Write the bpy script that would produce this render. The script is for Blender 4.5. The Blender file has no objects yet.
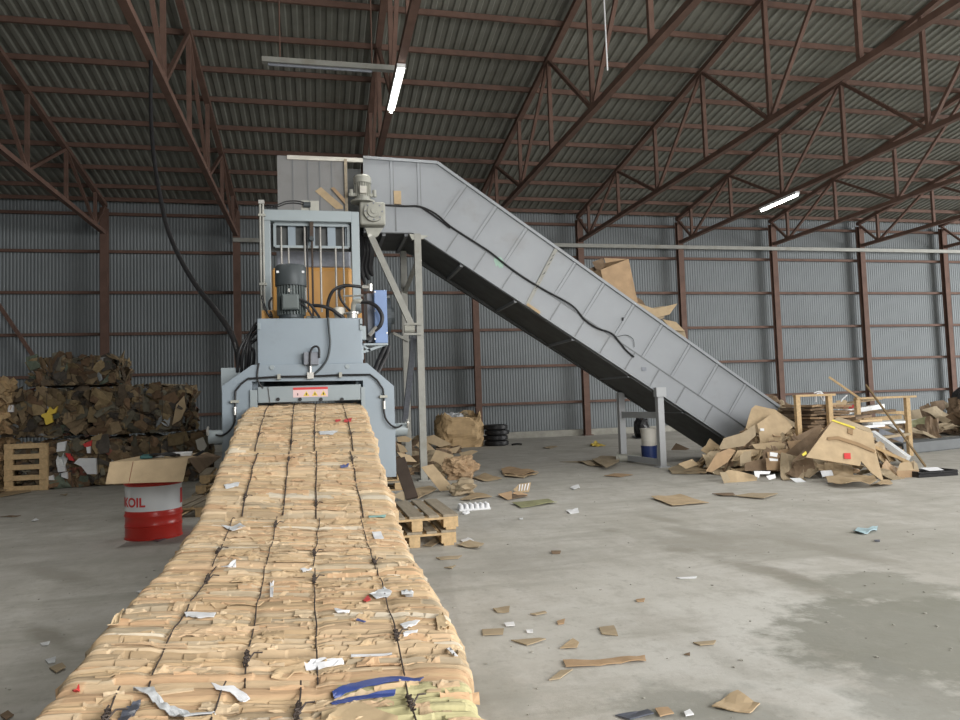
import bpy, bmesh, math, random
from mathutils import Vector, noise, Matrix
random.seed(7)
R = random.Random(11)
scn = bpy.context.scene
COL = scn.collection
# ------------------------------------------------------------------ camera and measuring helpers
FPX, YAW, PITCH, ROLL, H = 720.0, .222, .0567, .033, 1.37
_F = Vector((math.sin(YAW)*math.cos(PITCH), math.cos(YAW)*math.cos(PITCH), math.sin(PITCH)))
_r0 = Vector((math.cos(YAW), -math.sin(YAW), 0)); _u0 = _r0.cross(_F)
_R = _r0*math.cos(ROLL) - _u0*math.sin(ROLL); _U = _u0*math.cos(ROLL) + _r0*math.sin(ROLL)
EYE = Vector((0, 0, H))
def ray(px, py): return _F + _R*((px-480)/FPX) + _U*((360-py)/FPX)
def W(px, py, Y):                      # point of the plane y = Y seen at a place of the photo
    d = ray(px, py); return EYE + d*(Y/d.y)
def G(px, py, z=0.0):                  # point at height z
    d = ray(px, py); return EYE + d*((z-H)/d.z)
def XP(px, py, x):
    d = ray(px, py); return EYE + d*(x/d.x)
def LN(px, py, Y0, k):                 # point on a plane leaning back: y = Y0 + k z
    d = ray(px, py); t = (Y0 + k*H)/(d.y - k*d.z); return EYE + d*t
YW, X0, BAY, ZE, SL = 24.86, -6.54, 4.0, 8.0, .15
XL, XR, YF, YR = -20.0, 38.0, -6.0, 5.4

cam = bpy.data.cameras.new('camera'); co = bpy.data.objects.new('camera', cam); COL.objects.link(co)
cam.sensor_fit = 'HORIZONTAL'; cam.sensor_width = 36; cam.lens = 36*FPX/960
cam.clip_start = .05; cam.clip_end = 200
m = Matrix((( _R.x, _U.x, -_F.x), (_R.y, _U.y, -_F.y), (_R.z, _U.z, -_F.z)))
co.matrix_world = Matrix.Translation(EYE) @ m.to_4x4()
scn.camera = co

# ------------------------------------------------------------------ materials
def mat(name, col, rough=.6, metal=0., var=.12, scale=3., bump=0., stretch=(1, 1, 1), dirt=None, dirt_amt=.5, dirt_scale=2., emit=0., spec=.4, lo=.55, hi=.7):
    mt = bpy.data.materials.new(name); mt.use_nodes = True
    nt = mt.node_tree; N = nt.nodes; L = nt.links; b = N['Principled BSDF']
    b.inputs['Roughness'].default_value = rough; b.inputs['Metallic'].default_value = metal
    b.inputs['Specular IOR Level'].default_value = spec
    tc = N.new('ShaderNodeTexCoord'); mp = N.new('ShaderNodeMapping'); mp.inputs['Scale'].default_value = stretch
    L.new(tc.outputs['Object'], mp.inputs['Vector'])
    nz = N.new('ShaderNodeTexNoise'); nz.inputs['Scale'].default_value = scale; nz.inputs['Detail'].default_value = 6; nz.inputs['Roughness'].default_value = .6
    L.new(mp.outputs[0], nz.inputs['Vector'])
    rp = N.new('ShaderNodeValToRGB'); rp.color_ramp.elements[0].position = .3; rp.color_ramp.elements[1].position = .7
    rp.color_ramp.elements[0].color = tuple(c*(1-var) for c in col)+(1,); rp.color_ramp.elements[1].color = tuple(min(1, c*(1+var)) for c in col)+(1,)
    L.new(nz.outputs['Fac'], rp.inputs['Fac']); out = rp.outputs['Color']
    if dirt:
        n2 = N.new('ShaderNodeTexNoise'); n2.inputs['Scale'].default_value = dirt_scale; n2.inputs['Detail'].default_value = 8; n2.inputs['Roughness'].default_value = .65
        L.new(tc.outputs['Object'], n2.inputs['Vector'])
        r2 = N.new('ShaderNodeMapRange'); r2.inputs['From Min'].default_value = lo; r2.inputs['From Max'].default_value = hi; r2.inputs['To Max'].default_value = dirt_amt
        L.new(n2.outputs['Fac'], r2.inputs['Value'])
        mx = N.new('ShaderNodeMix'); mx.data_type = 'RGBA'; mx.inputs['B'].default_value = tuple(dirt)+(1,)
        L.new(r2.outputs['Result'], mx.inputs['Factor']); L.new(out, mx.inputs['A']); out = mx.outputs['Result']
    L.new(out, b.inputs['Base Color'])
    if bump:
        bp = N.new('ShaderNodeBump'); bp.inputs['Strength'].default_value = bump; bp.inputs['Distance'].default_value = .02
        L.new(nz.outputs['Fac'], bp.inputs['Height']); L.new(bp.outputs[0], b.inputs['Normal'])
    if emit:
        b.inputs['Emission Color'].default_value = tuple(col)+(1,); b.inputs['Emission Strength'].default_value = emit
    return mt
def tone_mat(name, rough=.85, amt=.22, scale=14., stretch=(1, 1, 1), bump=.25):
    mt = bpy.data.materials.new(name); mt.use_nodes = True
    nt = mt.node_tree; N = nt.nodes; L = nt.links; b = N['Principled BSDF']; b.inputs['Roughness'].default_value = rough; b.inputs['Specular IOR Level'].default_value = .25
    at = N.new('ShaderNodeAttribute'); at.attribute_name = 'tone'
    tc = N.new('ShaderNodeTexCoord'); mp = N.new('ShaderNodeMapping'); mp.inputs['Scale'].default_value = stretch
    L.new(tc.outputs['Object'], mp.inputs['Vector'])
    nz = N.new('ShaderNodeTexNoise'); nz.inputs['Scale'].default_value = scale; nz.inputs['Detail'].default_value = 7; nz.inputs['Roughness'].default_value = .65
    L.new(mp.outputs[0], nz.inputs['Vector'])
    mr = N.new('ShaderNodeMapRange'); mr.inputs['From Min'].default_value = .25; mr.inputs['From Max'].default_value = .75
    mr.inputs['To Min'].default_value = 1-amt; mr.inputs['To Max'].default_value = 1+amt
    L.new(nz.outputs['Fac'], mr.inputs['Value'])
    mx = N.new('ShaderNodeVectorMath'); mx.operation = 'MULTIPLY'
    L.new(at.outputs['Color'], mx.inputs[0]); L.new(mr.outputs['Result'], mx.inputs[1])
    L.new(mx.outputs['Vector'], b.inputs['Base Color'])
    bp = N.new('ShaderNodeBump'); bp.inputs['Strength'].default_value = bump; bp.inputs['Distance'].default_value = .01
    L.new(nz.outputs['Fac'], bp.inputs['Height']); L.new(bp.outputs[0], b.inputs['Normal'])
    return mt

RUST = mat('red_oxide_paint', (.145, .085, .065), .75, 0, .2, 3, dirt=(.10, .07, .06), dirt_amt=.6)
WALL = mat('zinc_wall_sheet', (.215, .235, .245), .65, .1, .06, 1.5, dirt=(.175, .19, .20), dirt_amt=.4, dirt_scale=.6)
ROOF = mat('zinc_roof_sheet', (.235, .24, .21), .5, .2, .16, 1.2, dirt=(.15, .15, .125), dirt_amt=.5, dirt_scale=.5)
CONC = mat('footing_concrete', (.36, .35, .31), .9, 0, .2, 3, .3)
GREYST = mat('conveyor_grey_paint', (.285, .303, .325), .5, .1, .05, 1.4, dirt=(.235, .235, .23), dirt_amt=.5, dirt_scale=1.3)
STANDM = mat('stand_lit_grey_paint', (.40, .415, .43), .5, .1, .06, 3)  # paler than the conveyor grey: missing front light put into the colour
GREYST2 = mat('conveyor_seam_paint', (.18, .19, .20), .5, .1, .08, 2)
HOPM = mat('hopper_grey_paint', (.24, .24, .24), .55, .1, .06, 1.4, dirt=(.20, .19, .18), dirt_amt=.5)
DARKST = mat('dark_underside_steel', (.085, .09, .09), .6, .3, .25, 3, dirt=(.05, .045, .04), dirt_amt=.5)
BLUEGR = mat('baler_blue_grey_paint', (.265, .315, .36), .38, .1, .05, 2, dirt=(.21, .24, .26), dirt_amt=.45, dirt_scale=2.5)
BLUEGR2 = mat('baler_pale_paint', (.30, .345, .365), .4, .1, .05, 2)
PIPEG = mat('galvanised_pipe', (.30, .30, .275), .55, .2, .12, 6, dirt=(.22, .20, .15), dirt_amt=.6)
ROD = mat('worn_rod_steel', (.30, .29, .27), .45, .35, .15, 8)
CHROME = mat('polished_steel', (.50, .49, .46), .35, .7, .1, 8)
BLACK = mat('black_rubber', (.018, .018, .02), .45, 0, .2, 8)
MGREY = mat('motor_body_grey', (.12, .14, .14), .55, .2, .12, 8)
DGREY = mat('charcoal_motor_paint', (.055, .065, .07), .5, .2, .15, 8)
LGREY = mat('gearmotor_light_grey', (.36, .36, .32), .45, .2, .08, 8)
ORANGE = mat('orange_machine_paint', (.55, .29, .085), .5, 0, .12, 2, dirt=(.38, .21, .08), dirt_amt=.5)
BLUEP = mat('cooler_blue_paint', (.16, .24, .43), .4, .1, .08, 4)
LILAC = mat('cooler_grey_fins', (.22, .235, .27), .6, .2, .15, 20)
WHITE = mat('white_paint', (.72, .74, .75), .35, 0, .04, 3)
RED = mat('red_drum_paint', (.52, .035, .025), .3, 0, .08, 3)
REDT = mat('red_print', (.60, .05, .05), .5, 0, .05, 3)
YEL = mat('yellow_print', (.75, .55, .08), .5, 0, .05, 3)
PINK = mat('pale_pink_print', (.75, .55, .55), .5, 0, .05, 3)
KRAFT = mat('kraft_cardboard', (.46, .35, .22), .85, 0, .14, 5, .1, dirt=(.32, .22, .13), dirt_amt=.5)
KRAFT2 = mat('greyish_cardboard', (.38, .305, .205), .85, 0, .16, 5, .1, dirt=(.25, .19, .12), dirt_amt=.5)
KRAFT3 = mat('reddish_cardboard', (.40, .275, .165), .85, 0, .16, 5, .1, dirt=(.25, .16, .10), dirt_amt=.5)
KRAFTB = mat('fresh_kraft', (.56, .425, .26), .85, 0, .12, 8, .15, dirt=(.45, .33, .20), dirt_amt=.5, dirt_scale=6)
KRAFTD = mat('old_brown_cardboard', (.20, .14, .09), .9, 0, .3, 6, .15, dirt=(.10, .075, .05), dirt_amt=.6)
TAPE = mat('brown_parcel_tape', (.30, .20, .11), .4, 0, .08, 6)
YTAPE = mat('yellow_tape', (.70, .58, .08), .5, 0, .08, 6)
PAPER = mat('white_paper', (.75, .76, .78), .7, 0, .06, 9)
FILM = mat('milky_plastic_film', (.62, .64, .66), .3, 0, .15, 12, .3)
BLUEF = mat('blue_plastic_film', (.045, .075, .26), .35, 0, .2, 9, .2)
DFILM = mat('dark_grey_film', (.10, .11, .14), .3, 0, .3, 9, .2)
GREENF = mat('teal_plastic_strip', (.25, .45, .42), .4, 0, .1, 9)
GREENC = mat('olive_green_board', (.27, .27, .15), .8, 0, .2, 6, .1)
OLIVE = (.50, .46, .26)
WOOD = mat('pale_pine', (.56, .40, .22), .75, 0, .18, 4, .15, stretch=(6, 1, 6), dirt=(.36, .26, .15), dirt_amt=.5)
WOODG = mat('weathered_deck_wood', (.33, .28, .21), .8, 0, .2, 4, .15, stretch=(6, 1, 6))
WOODD = mat('dark_stained_wood', (.055, .038, .028), .7, 0, .25, 4)
STICK = mat('brown_stick_wood', (.27, .19, .10), .8, 0, .2, 5)
WIREM = mat('rusty_baling_wire', (.07, .055, .048), .6, .4, .3, 12)
BLUEB = mat('blue_bucket_plastic', (.025, .045, .15), .4, 0, .1, 4)
BWHITE = mat('bucket_white_plastic', (.62, .60, .54), .45, 0, .1, 4, dirt=(.4, .36, .28), dirt_amt=.4, dirt_scale=5)
GUTTER = mat('dark_grey_sheet_metal', (.13, .14, .145), .7, .1, .1, 3)
LBLUE = mat('pale_blue_plastic', (.42, .58, .64), .5, 0, .1, 8)
GLOW = mat('lit_tube', (1, .98, .93), .4, emit=24)
BALEM = tone_mat('pressed_cardboard', amt=.17, scale=9, stretch=(1.2, 13, 3), bump=.4)
MIXM = tone_mat('mixed_waste', amt=.35, scale=9, bump=.5)

def floor_mat():
    mt = bpy.data.materials.new('dusty_concrete_floor'); mt.use_nodes = True
    nt = mt.node_tree; N = nt.nodes; L = nt.links; b = N['Principled BSDF']
    b.inputs['Specular IOR Level'].default_value = .3
    tc = N.new('ShaderNodeTexCoord')
    def noi(scale, det=8, rough=.6, st=(1, 1, 1), rot=0, dist=0):
        mp = N.new('ShaderNodeMapping'); mp.inputs['Scale'].default_value = st; mp.inputs['Rotation'].default_value = (0, 0, rot)
        L.new(tc.outputs['Object'], mp.inputs['Vector'])
        n = N.new('ShaderNodeTexNoise'); n.inputs['Scale'].default_value = scale; n.inputs['Detail'].default_value = det; n.inputs['Roughness'].default_value = rough; n.inputs['Distortion'].default_value = dist
        L.new(mp.outputs[0], n.inputs['Vector']); return n.outputs['Fac']
    def rng(s, a, c, lo=0, hi=1):
        r = N.new('ShaderNodeMapRange'); r.inputs['From Min'].default_value = a; r.inputs['From Max'].default_value = c; r.inputs['To Min'].default_value = lo; r.inputs['To Max'].default_value = hi
        L.new(s, r.inputs['Value']); return r.outputs['Result']
    def mix(f, A, Bc):
        x = N.new('ShaderNodeMix'); x.data_type = 'RGBA'; L.new(f, x.inputs['Factor'])
        for s, v in (('A', A), ('B', Bc)):
            if isinstance(v, tuple): x.inputs[s].default_value = v+(1,)
            else: L.new(v, x.inputs[s])
        return x.outputs['Result']
    def mth(op, a, c):
        x = N.new('ShaderNodeMath'); x.operation = op.replace('_RAW', '')
        for i, v in enumerate((a, c)):
            if isinstance(v, (int, float)): x.inputs[i].default_value = v
            else: L.new(v, x.inputs[i])
        x.use_clamp = op == 'MULTIPLY'; return x.outputs[0]
    def blob(cx, cy, r0, r1):
        mp = N.new('ShaderNodeMapping'); mp.inputs['Location'].default_value = (-cx, -cy, 0); L.new(tc.outputs['Object'], mp.inputs['Vector'])
        ln = N.new('ShaderNodeVectorMath'); ln.operation = 'LENGTH'; L.new(mp.outputs[0], ln.inputs[0])
        wob = mth('ADD', ln.outputs['Value'], mth('MULTIPLY_RAW', noi(1.9, 8, .68), 1.7))
        return rng(wob, r0+.85, r1+.85, 1, 0)
    c = mix(rng(noi(.45), .35, .65), (.43, .415, .375), (.50, .485, .445))
    c = mix(rng(noi(3.2, 9, .68), .42, .62, 0, .6), c, (.58, .57, .54))
    c = mix(rng(noi(1.1, 9, .66, (1, .35, 1), .5), .50, .64, 0, .6), c, (.37, .355, .315))       # tyre-dragged dirt
    c = mix(rng(noi(2.0, 9, .7, (.22, 1.3, 1), -.35, .4), .50, .64, 0, .65), c, (.35, .34, .30))
    def streak(px0, py0, px1, py1, wd):
        a = G(px0, py0); b = G(px1, py1); ang = math.atan2(b.y-a.y, b.x-a.x); ln_ = (b-a).length/2; cx, cy = (a.x+b.x)/2, (a.y+b.y)/2
        mp = N.new('ShaderNodeMapping'); mp.inputs['Location'].default_value = (-cx, -cy, 0); L.new(tc.outputs['Object'], mp.inputs['Vector'])
        m2 = N.new('ShaderNodeMapping'); m2.vector_type = 'POINT'; m2.inputs['Rotation'].default_value = (0, 0, -ang); L.new(mp.outputs[0], m2.inputs['Vector'])
        m3 = N.new('ShaderNodeMapping'); m3.inputs['Scale'].default_value = (1/ln_, 1/wd, 1); L.new(m2.outputs[0], m3.inputs['Vector'])
        q = N.new('ShaderNodeVectorMath'); q.operation = 'LENGTH'; L.new(m3.outputs[0], q.inputs[0])
        return rng(mth('ADD', q.outputs['Value'], mth('MULTIPLY_RAW', noi(4, 8, .7), 1.6)), 1.1, 1.75, 1, 0)
    for st_ in ((632, 512, 700, 528, .16), (650, 524, 735, 541, .2), (660, 545, 695, 553, .2), (735, 530, 940, 575, .22), (690, 552, 850, 592, .2), (740, 560, 880, 612, .16), (600, 528, 622, 534, .15), (790, 600, 850, 680, .16), (700, 640, 760, 690, .14), (0, 560, 120, 590, .2), (20, 620, 90, 660, .12)):
        c = mix(mth('MULTIPLY', streak(*st_), .7), c, (.27, .255, .215))
    for bx, by, r0, r1, colr, am in FLOORBLOBS:
        c = mix(mth('MULTIPLY', blob(bx, by, r0, r1), am), c, colr)
    c = mix(rng(noi(5.5, 9, .72, (1, .6, 1), .8), .52, .66, 0, .45), c, (.33, .32, .285))
    c = mix(rng(noi(14, 6, .7), .56, .70, 0, .45), c, (.27, .26, .23))
    c = mix(rng(noi(60, 3, .6), .62, .75, 0, .35), c, (.22, .20, .17))
    L.new(c, b.inputs['Base Color'])
    L.new(rng(noi(1.7, 6), .3, .7, .62, .9), b.inputs['Roughness'])
    bp = N.new('ShaderNodeBump'); bp.inputs['Strength'].default_value = .25; bp.inputs['Distance'].default_value = .015
    L.new(noi(9, 8, .7), bp.inputs['Height']); L.new(bp.outputs[0], b.inputs['Normal'])
    return mt
FLOORBLOBS = [(G(px, py).x, G(px, py).y, r0, r1, c, a) for px, py, r0, r1, c, a in [
 (780, 615, .35, .75, (.60, .595, .56), .7), (700, 660, .2, .6, (.58, .575, .545), .6), (845, 700, .1, .4, (.60, .60, .57), .7), (640, 585, .3, .9, (.57, .56, .52), .5), (560, 640, .2, .8, (.54, .535, .50), .5),
 (955, 640, .75, .95, (.235, .235, .20), .85), (885, 590, .35, .55, (.25, .25, .21), .7), (905, 690, .25, .45, (.26, .26, .23), .7), (655, 700, .1, .3, (.27, .27, .24), .75), (740, 720, .1, .35, (.27, .27, .24), .7),
 (760, 540, .4, 1.0, (.33, .32, .28), .6), (690, 540, .3, .7, (.31, .295, .255), .6), (905, 540, .4, 1.2, (.34, .33, .29), .5), (640, 520, .3, .9, (.35, .335, .29), .4), (500, 560, .4, 1.0, (.33, .32, .29), .5), (470, 690, .1, .35, (.30, .30, .27), .5), (30, 560, .8, 2.0, (.37, .36, .33), .4)]]
FLOOR = floor_mat()

# ------------------------------------------------------------------ geometry helpers
class MB:
    def __init__(s): s.v = []; s.f = []; s.t = []
    def add(s, vs, fs, tone=None):
        o = len(s.v); s.v += [Vector(v) for v in vs]; s.f += [tuple(i+o for i in f) for f in fs]
        if tone is not None:
            while len(s.t) < o: s.t.append((.4, .3, .2))
            s.t += [tone]*len(vs)
        return s
    def box(s, a, b):
        (x0, y0, z0), (x1, y1, z1) = a, b
        x0, x1 = sorted((x0, x1)); y0, y1 = sorted((y0, y1)); z0, z1 = sorted((z0, z1))
        return s.add([(x0, y0, z0), (x1, y0, z0), (x1, y1, z0), (x0, y1, z0), (x0, y0, z1), (x1, y0, z1), (x1, y1, z1), (x0, y1, z1)],
                     [(0, 3, 2, 1), (4, 5, 6, 7), (0, 1, 5, 4), (1, 2, 6, 5), (2, 3, 7, 6), (3, 0, 4, 7)])
    def bar(s, p, q, w, h=None, up=(0, 0, 1)):
        p = Vector(p); q = Vector(q); d = (q-p).normalized(); h = h or w
        u = Vector(up)
        if abs(d.dot(u)) > .95: u = Vector((0, 1, 0))
        sx = d.cross(u).normalized(); sz = sx.cross(d)
        vs = [c+sx*(a*w/2)+sz*(b*h/2) for c in (p, q) for a, b in ((-1, -1), (1, -1), (1, 1), (-1, 1))]
        return s.add(vs, [(0, 1, 2, 3), (7, 6, 5, 4), (0, 4, 5, 1), (1, 5, 6, 2), (2, 6, 7, 3), (3, 7, 4, 0)])
    def tube(s, pts, r, n=8, smooth=None):
        pts = [Vector(p) for p in pts]
        if smooth:
            n0 = len(pts); pts = spline(pts, smooth)
            if isinstance(r, (list, tuple)): r = [r[min(n0-1, i//smooth)]*(1-(i % smooth)/smooth)+r[min(n0-1, i//smooth+1)]*((i % smooth)/smooth) for i in range(len(pts))]
        rings = []; pv = None; o = len(s.v)
        for i, p in enumerate(pts):
            d = (pts[min(i+1, len(pts)-1)]-pts[max(i-1, 0)])
            d = d.normalized() if d.length > 1e-9 else Vector((0, 0, 1))
            if pv is None:
                a = Vector((0, 0, 1)) if abs(d.z) < .9 else Vector((1, 0, 0)); pv = d.cross(a).normalized()
            else:
                pv = (pv-d*pv.dot(d)); pv = pv.normalized() if pv.length > 1e-6 else d.orthogonal().normalized()
            w = d.cross(pv); rr = r[i] if isinstance(r, (list, tuple)) else r
            rings.append([p+(pv*math.cos(2*math.pi*k/n)+w*math.sin(2*math.pi*k/n))*rr for k in range(n)])
        vs = [v for g in rings for v in g]; fs = []
        for i in range(len(rings)-1):
            for k in range(n): fs.append((i*n+k, i*n+(k+1) % n, (i+1)*n+(k+1) % n, (i+1)*n+k))
        fs.append(tuple(range(n))[::-1]); fs.append(tuple((len(rings)-1)*n+k for k in range(n)))
        return s.add(vs, fs)
    def cyl(s, p, q, r, n=20): return s.tube([p, q], r, n)
    def lathe(s, c, prof, n=32):           # prof: (r, z) from bottom to top
        c = Vector(c); vs = []; fs = []
        for r, z in prof:
            vs += [c+Vector((r*math.cos(2*math.pi*k/n), r*math.sin(2*math.pi*k/n), z)) for k in range(n)]
        for i in range(len(prof)-1):
            for k in range(n): fs.append((i*n+k, i*n+(k+1) % n, (i+1)*n+(k+1) % n, (i+1)*n+k))
        fs.append(tuple(range(n))[::-1]); fs.append(tuple((len(prof)-1)*n+k for k in range(n)))
        return s.add(vs, fs)
    def prism(s, xz, y0, y1):              # polygon in x,z pushed through y
        n = len(xz); vs = [(x, y0, z) for x, z in xz]+[(x, y1, z) for x, z in xz]
        return s.add(vs, [tuple(range(n)), tuple(range(2*n-1, n-1, -1))]+[(i, i+n, (i+1) % n+n, (i+1) % n) for i in range(n)])
    def build(s, name, mt, parent=None, origin=None, bevel=0, smooth=False, tone=False):
        me = bpy.data.meshes.new(name)
        if parent is not None: o = parent.matrix_basis.translation.copy(); p = parent.parent
        if parent is not None:
            while p: o += p.matrix_basis.translation; p = p.parent
        else:
            if origin is None:
                xs = [v.x for v in s.v]; ys = [v.y for v in s.v]; zs = [v.z for v in s.v]
                o = Vector(((min(xs)+max(xs))/2, (min(ys)+max(ys))/2, min(zs)))
            else: o = Vector(origin)
        me.from_pydata([v-o for v in s.v], [], s.f)
        bm = bmesh.new(); bm.from_mesh(me); bmesh.ops.recalc_face_normals(bm, faces=bm.faces); bm.to_mesh(me); bm.free()
        me.materials.append(mt)
        if smooth:
            for p_ in me.polygons: p_.use_smooth = True
        if s.t:
            at = me.attributes.new('tone', 'FLOAT_COLOR', 'POINT')
            for i, c in enumerate(s.t): at.data[i].color = tuple(c)+(1,)
        ob = bpy.data.objects.new(name, me); COL.objects.link(ob)
        if parent is not None: ob.parent = parent
        else: ob.location = o
        if bevel:
            md = ob.modifiers.new('bevel', 'BEVEL'); md.width = bevel; md.segments = 2; md.limit_method = 'ANGLE'
        if smooth:
            try: me.set_sharp_from_angle(angle=math.radians(40))
            except Exception: pass
        return ob
def spline(p, k):
    out = []
    for i in range(len(p)-1):
        a = p[max(i-1, 0)]; b = p[i]; c = p[i+1]; d = p[min(i+2, len(p)-1)]
        for j in range(k):
            t = j/k; out.append(.5*((2*b)+(c-a)*t+(2*a-5*b+4*c-d)*t*t+(3*b-a-3*c+d)*t**3))
    out.append(p[-1]); return out
def tag(o, label=None, cat=None, group=None, kind=None):
    for k, v in (('label', label), ('category', cat), ('group', group), ('kind', kind)):
        if v: o[k] = v
    return o
def empty(name, loc, label, cat, group=None):
    o = bpy.data.objects.new(name, None); o.empty_display_size = .2; COL.objects.link(o); o.location = loc
    return tag(o, label, cat, group)
def copy_tree(root, loc, rz=0, label=None, parent=None):
    c = root.copy(); COL.objects.link(c)
    if parent is None:
        c.location = loc; c.rotation_euler.z = rz
        if label: c['label'] = label
    else: c.parent = parent
    for ch in [x for x in root.children]: copy_tree(ch, None, parent=c)
    return c
def xz(p): return (p.x, p.z)

# ------------------------------------------------------------------ hall shell
def struct(mb, name, mt): o = mb.build(name, mt, origin=(0, 0, 0)); o['kind'] = 'structure'; return o
struct(MB().box((XL, YF, -.2), (XR, YW+.05, 0)), 'floor', FLOOR)
def corr(profile_n, pitch, depth):      # trapezoid offsets along a run
    pts = []; w = pitch
    for i in range(profile_n):
        pts += [(i*w, 0), (i*w+.38*w, 0), (i*w+.5*w, depth), (i*w+.88*w, depth)]
    pts.append((profile_n*w, 0)); return pts
def corr_wall(name, p0, dirv, nrm, length, z0, z1, pitch, mt):
    n = int(length/pitch); m_ = MB(); vs = []; fs = []
    pr = corr(n, length/n, .035)
    for a, d in pr:
        d *= .4
        q = Vector(p0)+Vector(dirv)*a+Vector(nrm)*d; vs += [(q.x, q.y, z0), (q.x, q.y, z1)]
    for i in range(len(pr)-1): fs.append((2*i, 2*i+2, 2*i+3, 2*i+1))
    m_.add(vs, fs); return struct(m_, name, mt)
corr_wall('wall_back', (XL, YW+.15, 0), (1, 0, 0), (0, -1, 0), XR-XL, .2, ZE+.25, .1, WALL)
corr_wall('wall_left', (XL, YF, 0), (0, 1, 0), (1, 0, 0), YW-YF, 0, 11.2, .33, WALL)
corr_wall('wall_right', (XR, YF, 0), (0, 1, 0), (-1, 0, 0), YW-YF, 6.2, 11.2, .33, WALL)
struct(MB().box((XL, YW-.06, 0), (XR, YW+.3, .22)), 'baseboard_back', CONC)
m_ = MB(); n = int((XR-XL)/.24); pr = corr(n, (XR-XL)/n, .04); vs = []; fs = []
for a, d in pr:
    x = XL+a; zt = lambda y: ZE+.24+SL*(YW-y) if y > YR else ZE+.24+SL*(YW-YR)-SL*(YR-y)
    vs += [(x, YW+.4, zt(YW+.4)-d), (x, YR, zt(YR)-d), (x, YF, zt(YF)-d)]
for i in range(len(pr)-1): fs += [(3*i, 3*i+3, 3*i+4, 3*i+1), (3*i+1, 3*i+4, 3*i+5, 3*i+2)]
m_.add(vs, fs); struct(m_, 'ceiling', ROOF)

# steel frame: columns, trusses, purlins, girts
colx = [X0+BAY*i for i in range(9)]
cpos = ['leftmost, behind the stack of mixed bales', 'second from the left, left of the baler gantry', 'hidden mostly behind the baler gantry', 'behind the crumpled kraft bag, left of the tyres',
        'right of the tyre stack, under the conveyor', 'just right of the big carton on the conveyor', 'behind the foot of the conveyor', 'behind the timber trestles', 'rightmost, behind the far cardboard heap']
for i, x in enumerate(colx):
    r = empty('steel_column', (x, YW-.2, 0), 'red-brown steel wall column, '+cpos[i], 'column', 'columns along the back wall')
    mb = MB().box((x-.11, YW-.3, .03), (x+.11, YW-.285, ZE-.1)).box((x-.11, YW-.115, .03), (x+.11, YW-.1, ZE-.1)).box((x-.012, YW-.285, .03), (x+.012, YW-.115, ZE-.1))
    mb.build('shaft', RUST, r); MB().box((x-.17, YW-.36, 0), (x+.17, YW-.07, .03)).build('base_plate', RUST, r)
tpos = ['at the far left edge of the roof', 'left of the baler, the black cable hangs from it', 'straight above the baler, carrying the bright lamp', 'starting behind the upper conveyor', 'starting above the middle of the conveyor',
        'fifth from the right, carrying the right lamp', 'third from the right at the wall', 'second from the right at the wall', 'at the far right edge']
zt = lambda y: ZE+SL*(YW-y)
ZB = 7.1
nodes = [YW-.2, 23.7, 21.1, 18.43, 15.8, 13.2, 10.6, 8.0, YR]
for i, x in enumerate(colx):
    r = empty('roof_truss', (x, YW-.2, ZB), 'red-brown welded steel roof truss '+tpos[i], 'roof truss', 'trusses under the roof')
    MB().bar((x, YW-.1, zt(YW-.1)), (x, YR, zt(YR)), .14, .12).build('top_chord', RUST, r)
    MB().bar((x, YW-.1, ZB), (x, YR, ZB), .13, .12).build('bottom_chord', RUST, r)
    for y in nodes[1:]: MB().bar((x, y, ZB), (x, y, zt(y)), .09, .09).build('vertical_web', RUST, r)
    for a, b in ((1, 2), (3, 2), (3, 4), (5, 4), (5, 6), (7, 6), (7, 8)):
        MB().bar((x, nodes[a], ZB), (x, nodes[b], zt(nodes[b])), .075, .075).build('diagonal_web', RUST, r)
    MB().bar((x, YW-.15, zt(YW)), (x, nodes[1], ZB), .075, .075).build('diagonal_web', RUST, r)
ordn = ['first', 'second', 'third', 'fourth', 'fifth', 'sixth', 'seventh', 'eighth', 'ninth', 'tenth', 'eleventh', 'twelfth']
for k, y in enumerate([24.6, 23.65, 22.4, 21.12, 19.85, 18.5, 17.25, 15.98, 14.7, 13.5, 12.2]):
    z = zt(y)+.07; o = MB().bar((XL, y, z+.06), (XR, y, z+.06), .06, .12).build('roof_purlin', RUST)
    tag(o, f'{ordn[k]} red-brown roof purlin up the slope from the back wall', 'purlin', 'purlins under the roof sheets')
for k, z in enumerate([1.23, 2.56, 3.88, 5.21, 6.53, 7.75]):
    o = MB().bar((XL, YW-.03, z), (XR, YW-.03, z), .09, .09).build('wall_girt', RUST)
    tag(o, f'{ordn[k]} horizontal red-brown girt up from the floor on the back wall', 'girt', 'girts on the back wall')
a = W(233, 241, YW-.35); b = W(958, 251, YW-.35); zz = 6.9
o = MB().bar((a.x, YW-.35, zz), (XR-1, YW-.35, zz), .1, .13).build('cable_duct', PIPEG)
tag(o, 'long pale grey horizontal cable duct high along the back wall', 'cable duct')
# leaning brace at far left
p, q = W(-30, 262, YW-.13), W(36, 360, YW-.13); q = Vector((q.x, YW-.13, q.z))
o = MB().bar(p, q+(q-p)*.9, .1, .1).build('wall_brace', RUST)
tag(o, 'rust-brown diagonal steel brace behind the left waste bales', 'brace')

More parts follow.
